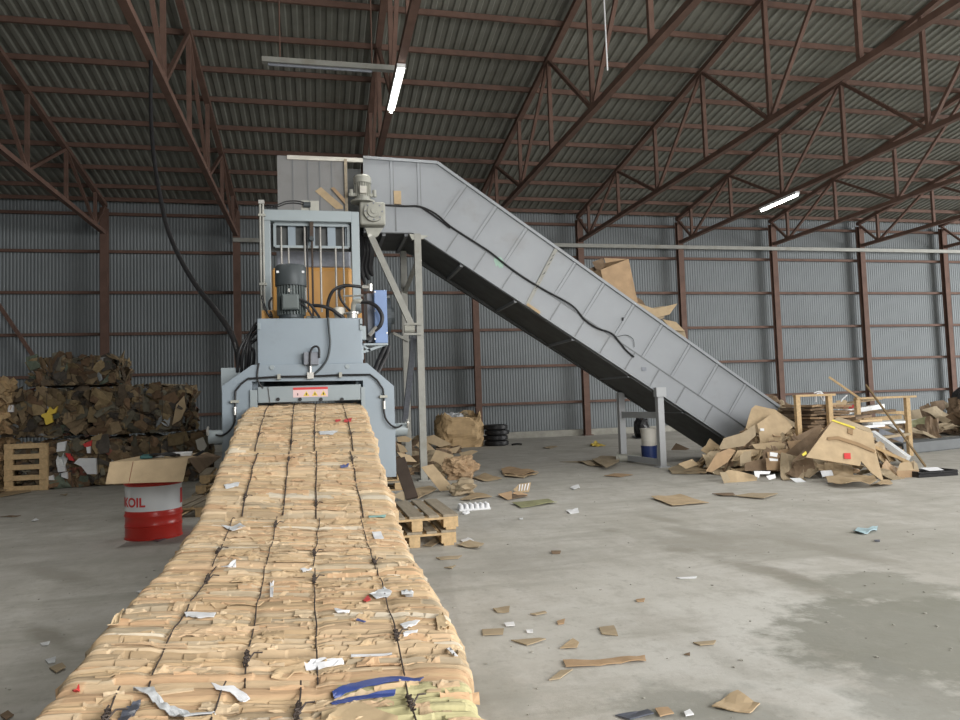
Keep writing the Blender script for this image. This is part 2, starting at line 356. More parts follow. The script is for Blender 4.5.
# lamps ----------------------------------------------------------------
def lamp(x, y0, y1, z, label, lit, group='tube lamps under the trusses', power=120):
    r = empty('tube_lamp', (x, (y0+y1)/2, z), label, 'lamp', group)
    MB().box((x-.07, y0, z), (x+.07, y1, z+.07)).build('housing', WHITE, r)
    MB().tube([(x, y0+.02, z-.03), (x, y1-.02, z-.03)], .03, 10).build('tube', GLOW if lit else FILM, r)
    if lit:
        ld = bpy.data.lights.new('lamp_light', 'AREA'); ld.shape = 'RECTANGLE'; ld.size = .12; ld.size_y = y1-y0; ld.energy = power; ld.color = (1, .97, .92)
        lo = bpy.data.objects.new('lamp_light', ld); COL.objects.link(lo); lo.location = (x, (y0+y1)/2, z-.08); lo['kind'] = 'structure'
lamp(1.46, 11.7, 13.5, ZB-.128, 'brightly lit tube lamp above the baler', True, power=45)
lamp(13.46, 17.75, 19.5, ZB-.128, 'lit tube lamp above the right end of the conveyor', True, power=150)
lamp(5.46, 6.9, 8.4, ZB-.128, 'lit tube lamp on the fourth truss, just above the photo', True, power=105)
lamp(9.46, 5.6, 7.1, ZB-.128, 'lit tube lamp added on the fifth truss, out of view', True, power=100)  # unseen extra lamp, added to brighten the floor from above
lamp(-2.54, 5.6, 7.1, ZB-.128, 'lit tube lamp added on the second truss, out of view', True, power=105)  # unseen extra lamp, added to lift the dark left floor
a, b = W(262, 60, 12.6), W(372, 65, 12.6)
r = empty('unlit_lamp', (a.x, 12.6, a.z), 'dim grey horizontal lamp housing left of the bright lamp', 'lamp')
MB().bar((a.x, 12.6, a.z), (b.x+.4, 12.6, a.z), .12, .09).build('housing', PIPEG, r)
MB().tube([(a.x+.1, 12.6, a.z-.07), (b.x, 12.6, a.z-.07)], .025).build('tube', LILAC, r)
MB().tube([(a.x+.3, 12.6, a.z+.04), (a.x+.3, 12.6, zt(12.6)+.1)], .012).build('hanger', RUST, r)
MB().tube([(b.x, 12.6, a.z+.04), (b.x, 12.6, zt(12.6)+.1)], .012).build('hanger', RUST, r)
p, q = XP(604, 18, 4.6), XP(605, 72, 4.6)
o = MB().tube([(4.6, p.y, zt(p.y)+.1), (4.62, p.y, q.z)], .012, 6).build('hanging_cord', PAPER)
tag(o, 'thin pale cord hanging from the roof right of the bright lamp', 'cord')

# ------------------------------------------------------------------ strip of pressed bales
PROF = [(1.2, .60), (1.5, .63), (1.95, .66), (2.5, .69), (2.9, .695), (3.64, .70), (4.2, .765), (4.59, .88), (5.38, 1.055), (6.03, 1.225), (6.6, 1.33), (7.0, 1.385), (7.6, 1.41)]
def prof(y):
    if y <= PROF[0][0]: return PROF[0][1]
    for (a, b), (c, d) in zip(PROF, PROF[1:]):
        if y <= c: return b+(d-b)*(y-a)/(c-a)
    return PROF[-1][1]
BXL, BXR = -.645, .425
TH = .64
LAY = [1.0]; TON = []
TANS = [(.54, .40, .245), (.57, .43, .275), (.50, .365, .22), (.60, .47, .315), (.54, .365, .22), (.46, .35, .225), (.57, .415, .265)]
while LAY[-1] < 8: LAY.append(LAY[-1]+R.choice((.008, .012, .016, .02, .03, .045))*R.uniform(.7, 1.3))
LR = [(R.uniform(-1, 1), R.uniform(0, 50), R.randint(0, 6), R.uniform(.6, 2.2)) for _ in LAY]
import bisect
def layer(x, y):
    yw = y+.045*noise.noise(Vector((x*1.6, y*.9, 3)))+.012*noise.noise(Vector((x*7, y*3, 9)))
    return max(0, min(len(LAY)-1, bisect.bisect(LAY, yw)-1)), yw
SEAMS = [1.98, 3.2, 4.2, 5.38]
def tilt(x, y): return -(max(BXL-.05, min(BXR+.05, x))+.11)/.535*.045*max(0, min(1, (7-y)/2.5))
def disp(x, y):
    h, c = disp0(x, y); return h+tilt(x, y), c
def disp0(x, y):
    i, yw = layer(x, y); a, s, t, k = LR[i]
    seg = math.floor((x+1)*k*1.5+s+.5*noise.noise(Vector((x*3, s, 0))))
    rr = random.Random(i*131+seg*17); o = rr.random()
    f = (yw-LAY[i])/max(.004, (LAY[i+1]-LAY[i]) if i+1 < len(LAY) else .02)
    h = .003*a+.009*(o-.5)+.005*noise.noise(Vector((x*5, i*3.1, s)))-.004*abs(f-.5)*2
    h += +.014*noise.noise(Vector((x*1.7, y*1.5, 5)))+.005*noise.noise(Vector((x*7, y*9, 8)))+.002*noise.noise(Vector((x*14, y*40, 1)))
    if o < .05: h -= .016
    c2 = rr.random()
    if c2 < .42 and yw-LAY[i] < .007: h -= .018*(.4+c2)
    for sm in SEAMS: h -= .026*math.exp(-((y-sm-.02*noise.noise(Vector((x*3, sm, 0))))/.022)**2)
    for fr in (.19, .40, .585, .815):
        xx = BXL+fr*(BXR-BXL); h -= .005*math.exp(-((x-xx)/.02)**2)
    t = rr.choice(TANS) if rr.random() < .5 else TANS[t]
    b = rr.uniform(.80, 1.10)
    q_ = rr.random()
    if q_ < .02: t = (.44, .27, .15)
    elif q_ < .12: t = (.47, .385, .27)
    elif q_ < .15: t = (.68, .60, .47)
    return h, tuple(c*b for c in t)
def bale(y0, y1, step, label, nx=100, olive=False, wires=None):
    r = empty('cardboard_bale', ((BXL+BXR)/2, (y0+y1)/2, max(0, prof((y0+y1)/2)-TH)), label, 'bale', 'pressed bales in the strip from the baler')
    m_ = MB(); rows = max(4, int((y1-y0)/step)); ring = []
    cr = .035
    ns = 16
    for k in range(ns): ring.append(('L', k/(ns-1)))
    for k in range(nx): ring.append(('T', (k+.5)/nx))
    for k in range(ns): ring.append(('R', 1-k/(ns-1)))
    vs = []; tn = []
    w = BXR-BXL
    nearx = lambda y: -.045*max(0, min(1, (2.2-y)/.35))
    for j in range(rows+1):
        y = y0+.004+(y1-y0-.008)*j/rows; zt_ = prof(y); zb = max(.004, zt_-TH)
        wid = .018*noise.noise(Vector((y*6, 2, 0)))+.02*noise.noise(Vector((y*25, 7, 0)))
        for kd, t in ring:
            if kd == 'T':
                nx_ = nearx(y); x = BXL-wid*.5+nx_*.2+(w+wid+nx_*.9)*t; e = min(t, 1-t)*w; rd = cr*1.3
                h, c = disp(x, y); drop = 0 if e > rd else rd-math.sqrt(max(0, rd*rd-(rd-e)**2))
                vs.append((x, y, zt_+h-drop*.8)); tn.append(c)
            else:
                sx = -1 if kd == 'L' else 1; x = (BXL if kd == 'L' else BXR)
                z = zb+(zt_+tilt(x, y)-zb-.04)*t
                h, c = disp0(sx*3+z*1.0, y); x2 = x+nearx(y)*(.2 if kd == 'L' else 1.1)+sx*(h*2.4+wid*.5+.006*t)
                vs.append((x2, y, z)); tn.append(c)
    if olive:
        tn2 = []
        for (x, y, z), c in zip(vs, tn):
            if y < 1.93+.03*noise.noise(Vector((x*4, 0, 0))) and x > .02+.25*noise.noise(Vector((y*3, 1, 0))): c = tuple(a*b for a, b in zip(OLIVE, (R.uniform(.9, 1.05),)*3))
            tn2.append(c)
        tn = tn2
    n = len(ring); fs = []
    for j in range(rows):
        for k in range(n-1): fs.append((j*n+k, j*n+k+1, (j+1)*n+k+1, (j+1)*n+k))
        fs.append((j*n+n-1, j*n, (j+1)*n, (j+1)*n+n-1))
    fs.append(tuple(range(n))); fs.append(tuple(rows*n+k for k in range(n))[::-1])
    m_.v = [Vector(v) for v in vs]; m_.f = fs; m_.t = tn
    m_.build('pressed_cardboard', BALEM, r)
    # loose torn edges standing off the surface
    fl = MB()
    for _ in range(int(120*(y1-y0))):
        l = R.uniform(.02, .10)*(1.5 if R.random() < .2 else 1); x = R.uniform(BXL+.03+l/2, BXR-.03-l/2); y = R.uniform(y0+.04, y1-.05); d = R.uniform(.004, .016)*(1.8 if R.random() < .1 else 1)
        rz = R.gauss(0, .14); nseg = 5; c = R.choice(TANS); b = R.uniform(.92, 1.1); lift = R.uniform(.0, .007); vv = []
        cs, sn = math.cos(rz), math.sin(rz)
        for s_ in range(nseg+1):
            u = (s_/nseg-.5)*l
            for v_, lf in ((0, 0), (d, lift*(.4+R.random()))):
                X, Y_ = x+u*cs-v_*sn, y+u*sn+v_*cs
                vv.append((X, Y_, prof(Y_)+disp(X, Y_)[0]+lf+.003))
        base = [vv[i] for i in range(0, len(vv), 2)]; top = [vv[i] for i in range(1, len(vv), 2)]
        allv = base+top+[(a[0], a[1], a[2]-.004) for a in base]+[(a[0], a[1], a[2]-.004) for a in top]
        k1 = nseg+1; ff = []
        for s_ in range(nseg):
            ff += [(s_, s_+1, k1+s_+1, k1+s_), (2*k1+s_, 3*k1+s_, 3*k1+s_+1, 2*k1+s_+1), (s_, 2*k1+s_, 2*k1+s_+1, s_+1), (k1+s_, k1+s_+1, 3*k1+s_+1, 3*k1+s_)]
        ff += [(0, k1, 3*k1, 2*k1), (nseg, 2*k1+nseg, 3*k1+nseg, k1+nseg)]
        fl.add(allv, ff, tuple(q*b for q in c))
    for _ in range(int(26*(y1-y0))):
        l = R.uniform(.06, .22); d = R.uniform(.015, .06); x = R.uniform(BXL+.06+l/2, BXR-.10-l/2); y = R.uniform(y0+.05, y1-.05-d); rz = R.gauss(0, .10); cs, sn = math.cos(rz), math.sin(rz)
        nu, nv = 10, 4; c = R.choice(TANS); b = R.uniform(.82, 1.08); P = []; j1, j2 = R.uniform(-.3, .3), R.uniform(-.3, .3)
        for jv in range(nv+1):
            for iu in range(nu+1):
                u = (iu/nu-.5)*l*(1+j1*(jv/nv-.5)); v = jv/nv*d+.006*noise.noise(Vector((iu*.7, jv*2., x*30)))*(1 if jv in (0, nv) else 0)
                X_, Y_ = x+u*cs-v*sn, y+u*sn+v*cs
                P.append(Vector((X_, Y_, prof(Y_)+.6*disp(X_, Y_)[0]+.4*disp(X_+.01, Y_+.012)[0]+.005+.004*abs(jv/nv*2-1))))
        n_ = len(P); m_2 = nu+1; ff = [(jv*m_2+iu, jv*m_2+iu+1, (jv+1)*m_2+iu+1, (jv+1)*m_2+iu) for jv in range(nv) for iu in range(nu)]
        be = [(i, i+1) for i in range(nu)]+[(nv*m_2+i+1, nv*m_2+i) for i in range(nu)]+[((j+1)*m_2, j*m_2) for j in range(nv)]+[(j*m_2+nu, (j+1)*m_2+nu) for j in range(nv)]
        fl.add(P+[q-Vector((0, 0, .004)) for q in P], ff+[tuple(i+n_ for i in f[::-1]) for f in ff]+[(a, b_, b_+n_, a+n_) for a, b_ in be], tuple(q*b for q in c))
    if fl.v: tag(fl.build('torn_edges', BALEM, r), kind='stuff')
    # tie wires running over the top, dipped at both ends
    for fr in (.19, .40, .585, .815):
        xx = BXL+fr*(BXR-BXL)-(.03 if y1 < 2 else 0); pts = []; n_ = max(5, int((y1-y0)/.06)); jx = R.uniform(-.02, .02); j2 = R.uniform(-.02, .02)
        for s_ in range(n_+1):
            t = s_/n_; y = y0+.012+(y1-y0-.024)*t; x = xx+jx*(1-t)+j2*t+.008*noise.noise(Vector((y*5, fr*9, 0)))
            hh = max(disp(x+o, y+q)[0] for o in (-.01, .01) for q in (-.025, 0, .025))
            pts.append((x, y, prof(y)+hh+.003))
        mw = MB().tube(pts, .0024 if y0 < 4 else .004, 6)
        kn = R.choice((.12, .2, .8)); q = Vector(pts[int(kn*n_)]); q2 = Vector(pts[min(n_, int(kn*n_)+1)])
        mw.tube([q+(q2-q)*t+Vector((.008*math.sin(t*25), 0, .006+.006*math.cos(t*25))) for t in [i/14 for i in range(-6, 15)]], .0028, 5)
        mw.tube([q, q+Vector((.02, .02, .02)), q+Vector((.04, .04, .012))], .0025, 5)
        mw.build('tie_wire', WIREM, r)
    return r
B = [bale(5.38, 7.35, .012, 'pale brown pressed cardboard bale just leaving the baler mouth'),
     bale(4.2, 5.38, .010, 'pressed cardboard bale second down the strip, on the slope below the baler'),
     bale(3.2, 4.2, .008, 'pressed cardboard bale in the middle of the strip, beside the pallet stack', 120),
     bale(1.98, 3.2, .007, 'pressed cardboard bale second from the front of the strip with white labels', 130),
     bale(1.3, 1.98, .007, 'nearest pressed bale with blue film and olive paper at the bottom of the photo', 130, olive=True)]
def bale_at(y):
    for b, (a, c) in zip(B, ((5.38, 7.4), (4.2, 5.38), (3.2, 4.2), (1.98, 3.2), (1.2, 1.98))):
        if a <= y <= c: return b
def on_strip(px, py):
    y = 4.
    lo, hi = 1.2, 7.3
    for _ in range(40):
        mid = (lo+hi)/2; p = W(px, py, mid)
        if p.z > prof(mid)+tilt(p.x, mid)+.01: lo = mid
        else: hi = mid
    p = W(px, py, lo); p.x = max(BXL+.02, min(BXR-.03, p.x)); return p
def strip_scrap(name, pts, mt, label=None, th=.002, wav=.002):
    w = [on_strip(*p) for p in pts]; c = sum(w, Vector())/len(w); bm = bmesh.new()
    f = bm.faces.new([bm.verts.new(v) for v in w]); bmesh.ops.triangulate(bm, faces=[f])
    bmesh.ops.subdivide_edges(bm, edges=bm.edges[:], cuts=4, use_grid_fill=True)
    bm.verts.ensure_lookup_table(); mb = MB(); base = []
    for v in bm.verts:
        x, y = v.co.x, v.co.y; hh = max(disp(x+o, y+q)[0] for o in (-.015, 0, .015) for q in (-.015, 0, .015))
        base.append(Vector((x, y, prof(y)+hh+.006+wav*noise.noise(Vector((x*20, y*20, 0))))))
    n = len(base); fs = [tuple(v.index for v in f.verts) for f in bm.faces]
    bm.verts.index_update()
    fs = [tuple(v.index for v in f.verts) for f in bm.faces]; be = [(e.verts[0].index, e.verts[1].index) for e in bm.edges if len(e.link_faces) == 1]
    mb.add(base+[v-Vector((0, 0, th)) for v in base], fs+[tuple(i+n for i in f[::-1]) for f in fs]+[(a, b, b+n, a+n) for a, b in be])
    bm.free(); o = mb.build(name, mt, bale_at(c.y), smooth=True)
    if label: o['label'] = label
    return o
SS = strip_scrap
for nm, pts, mt, lb in [
    ('paper_scrap', [(221, 565), (236, 560), (236, 563), (228, 566)], PAPER, 'white paper scrap'),
    ('paper_scrap', [(300, 566), (312, 563), (309, 567), (303, 569)], PAPER, 'white paper scrap'),
    ('paper_scrap', [(270, 578), (274, 576), (273, 594), (270, 594)], PAPER, 'narrow white paper strip'),
    ('paper_scrap', [(184, 612), (216, 614), (214, 618), (198, 619), (186, 616)], PAPER, 'white torn paper'),
    ('paper_scrap', [(221, 525), (232, 526), (240, 522), (246, 527), (232, 530)], FILM, 'whitish film scrap'),
    ('paper_scrap', [(304, 660), (320, 656), (342, 657), (344, 661), (318, 663), (306, 664)], PAPER, 'white torn paper'),
    ('paper_label', [(351, 652), (392, 652), (392, 655), (351, 655)], PAPER, 'white printed paper strip'),
    ('paper_scrap', [(211, 684), (222, 688), (234, 686), (250, 695), (243, 698), (230, 692), (216, 691)], PAPER, 'white torn paper'),
    ('film_scrap', [(369, 594), (384, 586), (392, 590), (388, 597), (376, 599)], FILM, 'milky plastic film'),
    ('film_scrap', [(401, 590), (414, 592), (412, 595), (402, 595)], FILM, 'milky plastic film'),
    ('paper_scrap', [(400, 625), (420, 621), (416, 627), (404, 630)], PAPER, 'white paper scrap'),
    ('paper_scrap', [(334, 608), (350, 613), (346, 615), (336, 613)], PAPER, 'white paper shreds'),
    ('paper_scrap', [(372, 532), (381, 532), (384, 538), (375, 539)], PAPER, 'white paper scrap'),
    ('plastic_strip', [(368, 514), (386, 513), (384, 516), (369, 517)], GREENF, 'teal plastic strip'),
    ('film_scrap', [(318, 431), (338, 431), (333, 434), (320, 434)], FILM, 'white film scrap'),
    ('film_scrap', [(224, 485), (240, 481), (238, 486), (226, 488)], FILM, 'whitish film scrap'),
    ('film_scrap', [(133, 680), (143, 684), (152, 681), (156, 692), (170, 703), (192, 709), (216, 709), (212, 714), (184, 716), (160, 706), (148, 694), (134, 687)], FILM, 'long white plastic film'),
    ('film_scrap', [(117, 719), (123, 707), (133, 698), (141, 697), (139, 706), (127, 719)], DFILM, 'dark grey plastic film'),
    ('film_scrap', [(332, 692), (350, 686), (378, 681), (398, 679), (424, 679), (420, 683), (392, 685), (362, 690), (334, 695)], BLUEF, 'dark blue plastic film'),
    ('film_scrap', [(330, 699), (348, 695), (396, 692), (394, 695), (352, 698), (332, 702)], BLUEF, 'thin dark blue plastic film'),
    ('paper_scrap', [(446, 647), (450, 646), (458, 655), (454, 655)], PAPER, 'white paper scrap'),
    ('print_scrap', [(344, 418), (352, 417), (351, 420), (344, 421)], REDT, 'red printed scrap'),
    ('print_scrap', [(363, 600), (368, 596), (371, 600), (366, 602)], REDT, 'red printed scrap'),
    ('print_scrap', [(72, 686), (79, 680), (80, 683), (74, 689)], REDT, 'red printed scrap'),
    ('print_scrap', [(340, 466), (349, 464), (348, 468), (341, 469)], BLUEF, 'blue printed scrap'),
    ('print_scrap', [(335, 419), (341, 418), (340, 420), (336, 421)], REDT, 'red printed scrap'),
    ('print_scrap', [(357, 620), (366, 623), (364, 624), (356, 622)], BLUEF, 'blue printed scrap'),
    ('kraft_flap', [(322, 711), (362, 702), (398, 720), (398, 728), (318, 728)], KRAFTB, 'smooth brown cardboard flap'),
    ('kraft_flap', [(436, 618), (462, 614), (464, 627), (438, 631)], KRAFTB, 'smooth tan cardboard flap'),
    ('kraft_flap', [(98, 610), (112, 607), (118, 625), (104, 627)], KRAFTB, 'tan cardboard flap sticking out'),
    ('paper_scrap', [(402, 634), (418, 632), (417, 635), (404, 636)], PAPER, 'white paper scrap')]:
    try: SS(nm, pts, mt, lb)
    except Exception as ex: print('scrap', ex)

# ------------------------------------------------------------------ baling press
YP = 7.0
ctr = W(310, 430, YP)
BP = empty('baling_press', ((BXL+BXR)/2, 9.0, 0), 'blue-grey horizontal baling press with open hydraulic gantry at the head of the bale strip', 'baling press')
def pxz(pts, Y): return [xz(W(px, py, Y)) for px, py in pts]
zb_ = W(390, 477, YP).z
pl = [(223, 478), (222, 386), (252, 365), (367, 363), (394, 386), (396, 477)]
op = [(252, 381.5), (363, 380.5), (367, 477), (248, 478)]
o_ = pxz(pl, YP); i_ = pxz(op, YP)
arch = MB()       # two legs and a head, with the mouth between them
il, ir, irb, ilb = i_
arch.prism([(o_[0][0], zb_), o_[1], o_[2], o_[3], o_[4], (o_[4][0], zb_), (ir[0], zb_), ir, il, (il[0], zb_)], YP, YP+.14)
arch.build('front_plate', BLUEGR, BP)
a, b = W(258, 387, YP+.02), W(361, 402, YP+.02)
MB().box((a.x, YP-.02, b.z+.02), (b.x, YP+.1, a.z)).build('mouth_lintel', BLUEGR2, BP, bevel=.006)
a, b = W(250, 390, YP-.03), W(258, 440, YP-.03)
MB().box((a.x, YP-.03, b.z), (b.x, YP, a.z)).build('guide_rail', BLUEGR2, BP)
a, b = W(361, 387, YP-.03), W(367, 470, YP-.03)
MB().box((a.x, YP-.03, b.z), (b.x, YP, a.z)).build('guide_rail', BLUEGR2, BP)
a, b = W(221, 368, 7.3), W(244, 470, 7.3)
MB().box((a.x, 7.3, b.z), (b.x, 7.5, a.z)).build('side_panel', WHITE if 0 else BLUEGR2, BP)
# body behind: bale chamber, legs, ram housing
ch = MB().box((-.62, 7.14, .66), (-.56, 16.2, 1.75)).box((.36, 7.14, .66), (.42, 16.2, 1.75)).box((-.62, 7.14, .60), (.42, 16.2, .66)).box((-.62, 7.9, 1.69), (.42, 12.7, 1.75))
for y in (7.8, 9, 10.2, 11.4, 12.6): ch.box((-.68, y, .6), (-.62, y+.08, 1.75)).box((.42, y, .6), (.48, y+.08, 1.75))
ch.build('bale_chamber', BLUEGR, BP)
for y in (8.4, 11, 14, 16):
    for x in (-.5, .22): MB().box((x, y-.06, 0), (x+.1, y+.06, .60)).box((x-.04, y-.1, 0), (x+.14, y+.1, .02)).build('leg', BLUEGR, BP)
# sloping discharge chute under the bales
cm = MB(); ys = [4.25, 4.6, 5.4, 6.0, 6.6, 7.1]
for y0, y1 in zip(ys, ys[1:]):
    z0, z1 = prof(y0)-TH-.012, prof(y1)-TH-.012
    cm.add([(BXL+.05, y0, z0-.03), (BXR-.05, y0, z0-.03), (BXR-.05, y1, z1-.03), (BXL+.05, y1, z1-.03), (BXL+.05, y0, z0), (BXR-.05, y0, z0), (BXR-.05, y1, z1), (BXL+.05, y1, z1)],
           [(0, 3, 2, 1), (4, 5, 6, 7), (0, 1, 5, 4), (1, 2, 6, 5), (2, 3, 7, 6), (3, 0, 4, 7)])
cm.build('discharge_chute', BLUEGR, BP)
for y in (5.4, 6.5):
    for x in (-.5, .25): MB().box((x, y-.04, 0), (x+.07, y+.04, prof(y)-TH-.03)).build('chute_leg', BLUEGR, BP)
# fluid tank
a, b = W(257, 318.5, YP+.04), W(363, 365, YP+.04)
tz0, tz1 = W(310, 364.5, YP+.02).z, a.z
MB().box((a.x, YP+.04, tz0), (b.x, YP+.62, tz1)).build('fluid_tank', BLUEGR, BP, bevel=.008)
for px, py in ((259, 326), (361, 322), (361, 327)):
    p = W(px, py, YP+.03); MB().box((p.x-.012, YP+.02, p.z-.03), (p.x+.012, YP+.05, p.z+.03)).build('tank_latch', BLUEGR2, BP)
a, b = W(303.5, 352, YP-.06), W(319, 364.5, YP-.06)
MB().box((a.x, YP-.06, b.z), (b.x, YP+.04, a.z)).build('sensor_box', LILAC, BP, bevel=.006)
for px, py in ((272, 367.5), (347.5, 366.5)):
    p = W(px, py, YP); MB().cyl((p.x, YP-.012, p.z), (p.x, YP, p.z), .022, 14).build('plug_bolt', BLUEGR2, BP)
# hydraulic line across the plate
Yh = YP-.035
line = [(235, 418), (235.2, 404), (235.5, 391), (241, 384), (248, 378.6), (279, 376.6), (310, 376.3), (340, 375), (370, 374.6), (377, 380), (383, 389), (383.8, 397), (384, 412)]
MB().tube([W(px, py, Yh) for px, py in line], .0095, 8).build('pressure_line', BLACK, BP)
MB().tube([W(px, py, Y) for px, py, Y in ((235, 417, Yh), (234, 424, Yh-.01), (229, 431, Yh-.02), (222, 435.5, Yh), (216, 435, YP+.0))], .009, 8, 5).build('hose', BLACK, BP)
MB().tube([W(px, py, Y) for px, py, Y in ((384, 412, Yh), (386, 419, Yh-.01), (391, 425, Yh-.02), (397, 427.5, Yh), (402, 425, YP+.0))], .009, 8, 5).build('hose', BLACK, BP)
for p in ((234.8, 407, 415), (384, 401, 409)):
    MB().cyl(W(p[0], p[1], Yh), W(p[0]+.2, p[2], Yh), .014, 10).build('hose_fitting', CHROME, BP)
for px, py in ((279, 377), (340.5, 375)):
    p = W(px, py, Yh); MB().box((p.x-.014, Yh-.016, p.z-.022), (p.x+.014, YP, p.z+.026)).build('pipe_clamp', LGREY, BP)
for px, py in ((234.6, 401.5), (383.6, 396.5)):
    p = W(px, py, Yh); MB().box((p.x-.036, Yh-.012, p.z-.012), (p.x+.036, YP, p.z+.012)).build('pipe_clamp', LGREY, BP)
p = W(310.5, 375.5, Yh); MB().box((p.x-.03, Yh-.02, p.z-.03), (p.x+.03, YP, p.z+.03)).cyl((p.x, Yh, p.z), W(310, 364, Yh), .013, 10).build('tee_fitting', CHROME, BP)
MB().tube([W(px, py, YP-.07) for px, py in ((310, 366), (310, 355), (312, 348.5), (316, 346.3), (319, 349), (319.4, 358))], .010, 8, 5).build('hose', BLACK, BP)
MB().tube([W(px, py, YP-.015) for px, py in ((328, 317.5), (329, 330), (330, 344), (327.5, 358), (321, 368), (313, 375))], .011, 8, 5).build('grey_cable', DGREY, BP)
MB().tube([W(px, py, YP-.02) for px, py in ((259, 363), (257.5, 372), (258, 381), (263, 388.5))], .008, 8, 5).build('cable', BLACK, BP)
MB().tube([W(px, py, YP-.03) for px, py in ((268, 387), (269, 395), (270, 403))], .003, 6, 4).build('wire_feed', WIREM, BP)
for px in (278, 300, 321, 342):
    p = W(px, 399.3, YP-.03); MB().cyl((p.x, YP-.035, p.z), (p.x, YP+.01, p.z), .017, 14).build('wire_guide', BLACK, BP)
# side cylinders
for x0, x1, py, px in ((209, 224, 437, 210), (394, 407, 429.5, 407)):
    a, b = W(x0, py, YP+.07), W(x1, py, YP+.07)
    MB().cyl((a.x, YP+.07, a.z), (b.x, YP+.07, a.z), .062, 22).cyl((a.x, YP+.07, a.z), (a.x+(.02 if x0 < 300 else .01), YP+.07, a.z), .066, 22).build('side_cylinder', BLUEGR2, BP, smooth=True)
    e = a if x0 < 300 else b; c0 = Vector((e.x, YP+.07, a.z))
    MB().tube([c0+Vector((0, -.07, .02)), c0+Vector((0, -.09, .06)), c0+Vector((0, -.05, .09))], .012, 8, 4).build('elbow_fitting', CHROME, BP)
# warning sticker with red band and yellow triangles
a, b = W(293, 387.6, YP-.024), W(328, 396.5, YP-.024)
st = MB().box((a.x, YP-.0235, b.z), (b.x, YP-.02, a.z)).build('warning_sticker', PINK, BP)
w_ = b.x-a.x; h_ = a.z-b.z
MB().box((a.x, YP-.025, a.z-h_*.24), (b.x, YP-.0235, a.z)).build('red_band', REDT, st)
for k in range(4):
    cx = a.x+w_*(.13+.247*k); z0 = b.z+h_*.12; s_ = h_*.5
    MB().prism([(cx-s_*.6, z0), (cx+s_*.6, z0), (cx, z0+s_)], YP-.025, YP-.0236).build('warning_triangle', YEL if k else PINK, st)
    MB().prism([(cx-s_*.10, z0+s_*.15), (cx+s_*.10, z0+s_*.15), (cx+s_*.10, z0+s_*.6), (cx-s_*.10, z0+s_*.6)], YP-.0258, YP-.0251).build('warning_symbol', BLACK, st)
# electric motor standing on the tank
mx_, my_ = (W(275, 290, 7.3).x+W(307, 290, 7.3).x)/2, 7.32
mz0, mzc, mzt = tz1, W(291, 284, 7.15).z, W(291, 265, 7.3).z
mo = empty('x', (0, 0, 0), '', ''); bpy.data.objects.remove(mo)
MB().lathe((mx_, my_, 0), [(.15, mzc), (.153, mzc+.01), (.153, mzt-.03), (.14, mzt-.008), (.10, mzt)], 32).build('motor_cowl', DGREY, BP, smooth=True)
mb = MB().lathe((mx_, my_, 0), [(.112, mz0+.06), (.112, mzc)], 32)
for k in range(28):
    t = 2*math.pi*k/28; mb.bar((mx_+.12*math.cos(t), my_+.12*math.sin(t), mz0+.06), (mx_+.12*math.cos(t), my_+.12*math.sin(t), mzc), .008, .036, up=(math.cos(t), math.sin(t), 0))
mb.build('motor_body', MGREY, BP)
MB().lathe((mx_, my_, 0), [(.15, mz0), (.15, mz0+.02), (.12, mz0+.03), (.12, mz0+.065)], 28).build('motor_flange', DGREY, BP)
a, b = W(281.5, 294, 7.13), W(299, 309.5, 7.13)
tb = MB().box((a.x, 7.12, b.z), (b.x, 7.22, a.z)).build('terminal_box', MGREY, BP, bevel=.01)
MB().box((a.x+.012, 7.11, b.z+.012), (b.x-.012, 7.121, a.z-.012)).build('terminal_cover', MGREY, tb, bevel=.004)
p = W(289.5, 290.5, 7.2); MB().cyl((p.x, 7.19, p.z), (p.x, 7.24, p.z), .018, 12).build('lifting_eye', CHROME, BP)
for px in (278, 302.3):
    p = W(px, 271, 7.17); yy = my_-math.sqrt(max(.0, .153**2-(p.x-mx_)**2))
    MB().box((p.x-.018, yy-.006, p.z-.011), (p.x+.018, yy+.012, p.z+.011)).build('rating_plate', PAPER, BP)
# gantry around the shear cylinder
YG = 8.0
a, b = W(352, 214, YG), W(360, 320, YG)
gz1 = W(310, 210.5, YG).z; gz0 = 1.69
gxl, gxr = W(262.5, 260, YG).x, W(360, 260, YG).x
MB().box((W(352, 260, YG).x, YG, gz0), (gxr, YG+.14, gz1)).build('gantry_post', BLUEGR2, BP, bevel=.004)
MB().box((gxl+.02, YG, gz0), (gxl+.085, YG+.14, gz1)).build('gantry_post', BLUEGR2, BP, bevel=.004)
zbm = W(310, 221.5, YG).z
MB().box((gxl+.02, YG-.012, zbm), (W(352, 260, YG).x, YG+.14, gz1)).build('gantry_beam', BLUEGR2, BP, bevel=.006)
for d in (0, .03):
    MB().tube([(gxl-.015+d, YG-.03, gz0+.55), (gxl-.015+d, YG-.03, gz1+.06)], .012, 10).build('riser_pipe', PIPEG, BP)
for py in (215, 284):
    p = W(265, py, YG-.04); MB().box((gxl-.035, YG-.05, p.z-.012), (gxl+.04, YG, p.z+.012)).build('pipe_clamp', LGREY, BP)
MB().box((gxl-.03, YG-.05, gz1+.05), (gxl+.03, YG, gz1+.09)).build('manifold_block', CHROME, BP)
for j in (0, 1):
    MB().tube([W(px, py+j*2.2, YG-.02) for px, py in ((266, 204.5), (276, 205), (286, 201.5), (296, 201), (304, 202.5))], .0075, 8, 5).build('cable', BLACK, BP)
a, b = W(309.5, 200, YG), W(319, 211, YG)
MB().box((a.x, YG+.02, gz1), (b.x, YG+.12, a.z)).build('valve_block', LGREY, BP, bevel=.005)
p = W(306, 204, YG); MB().cyl((p.x-.03, YG+.03, p.z), (p.x+.05, YG+.03, p.z), .03, 14).build('valve_connector', DGREY, BP)
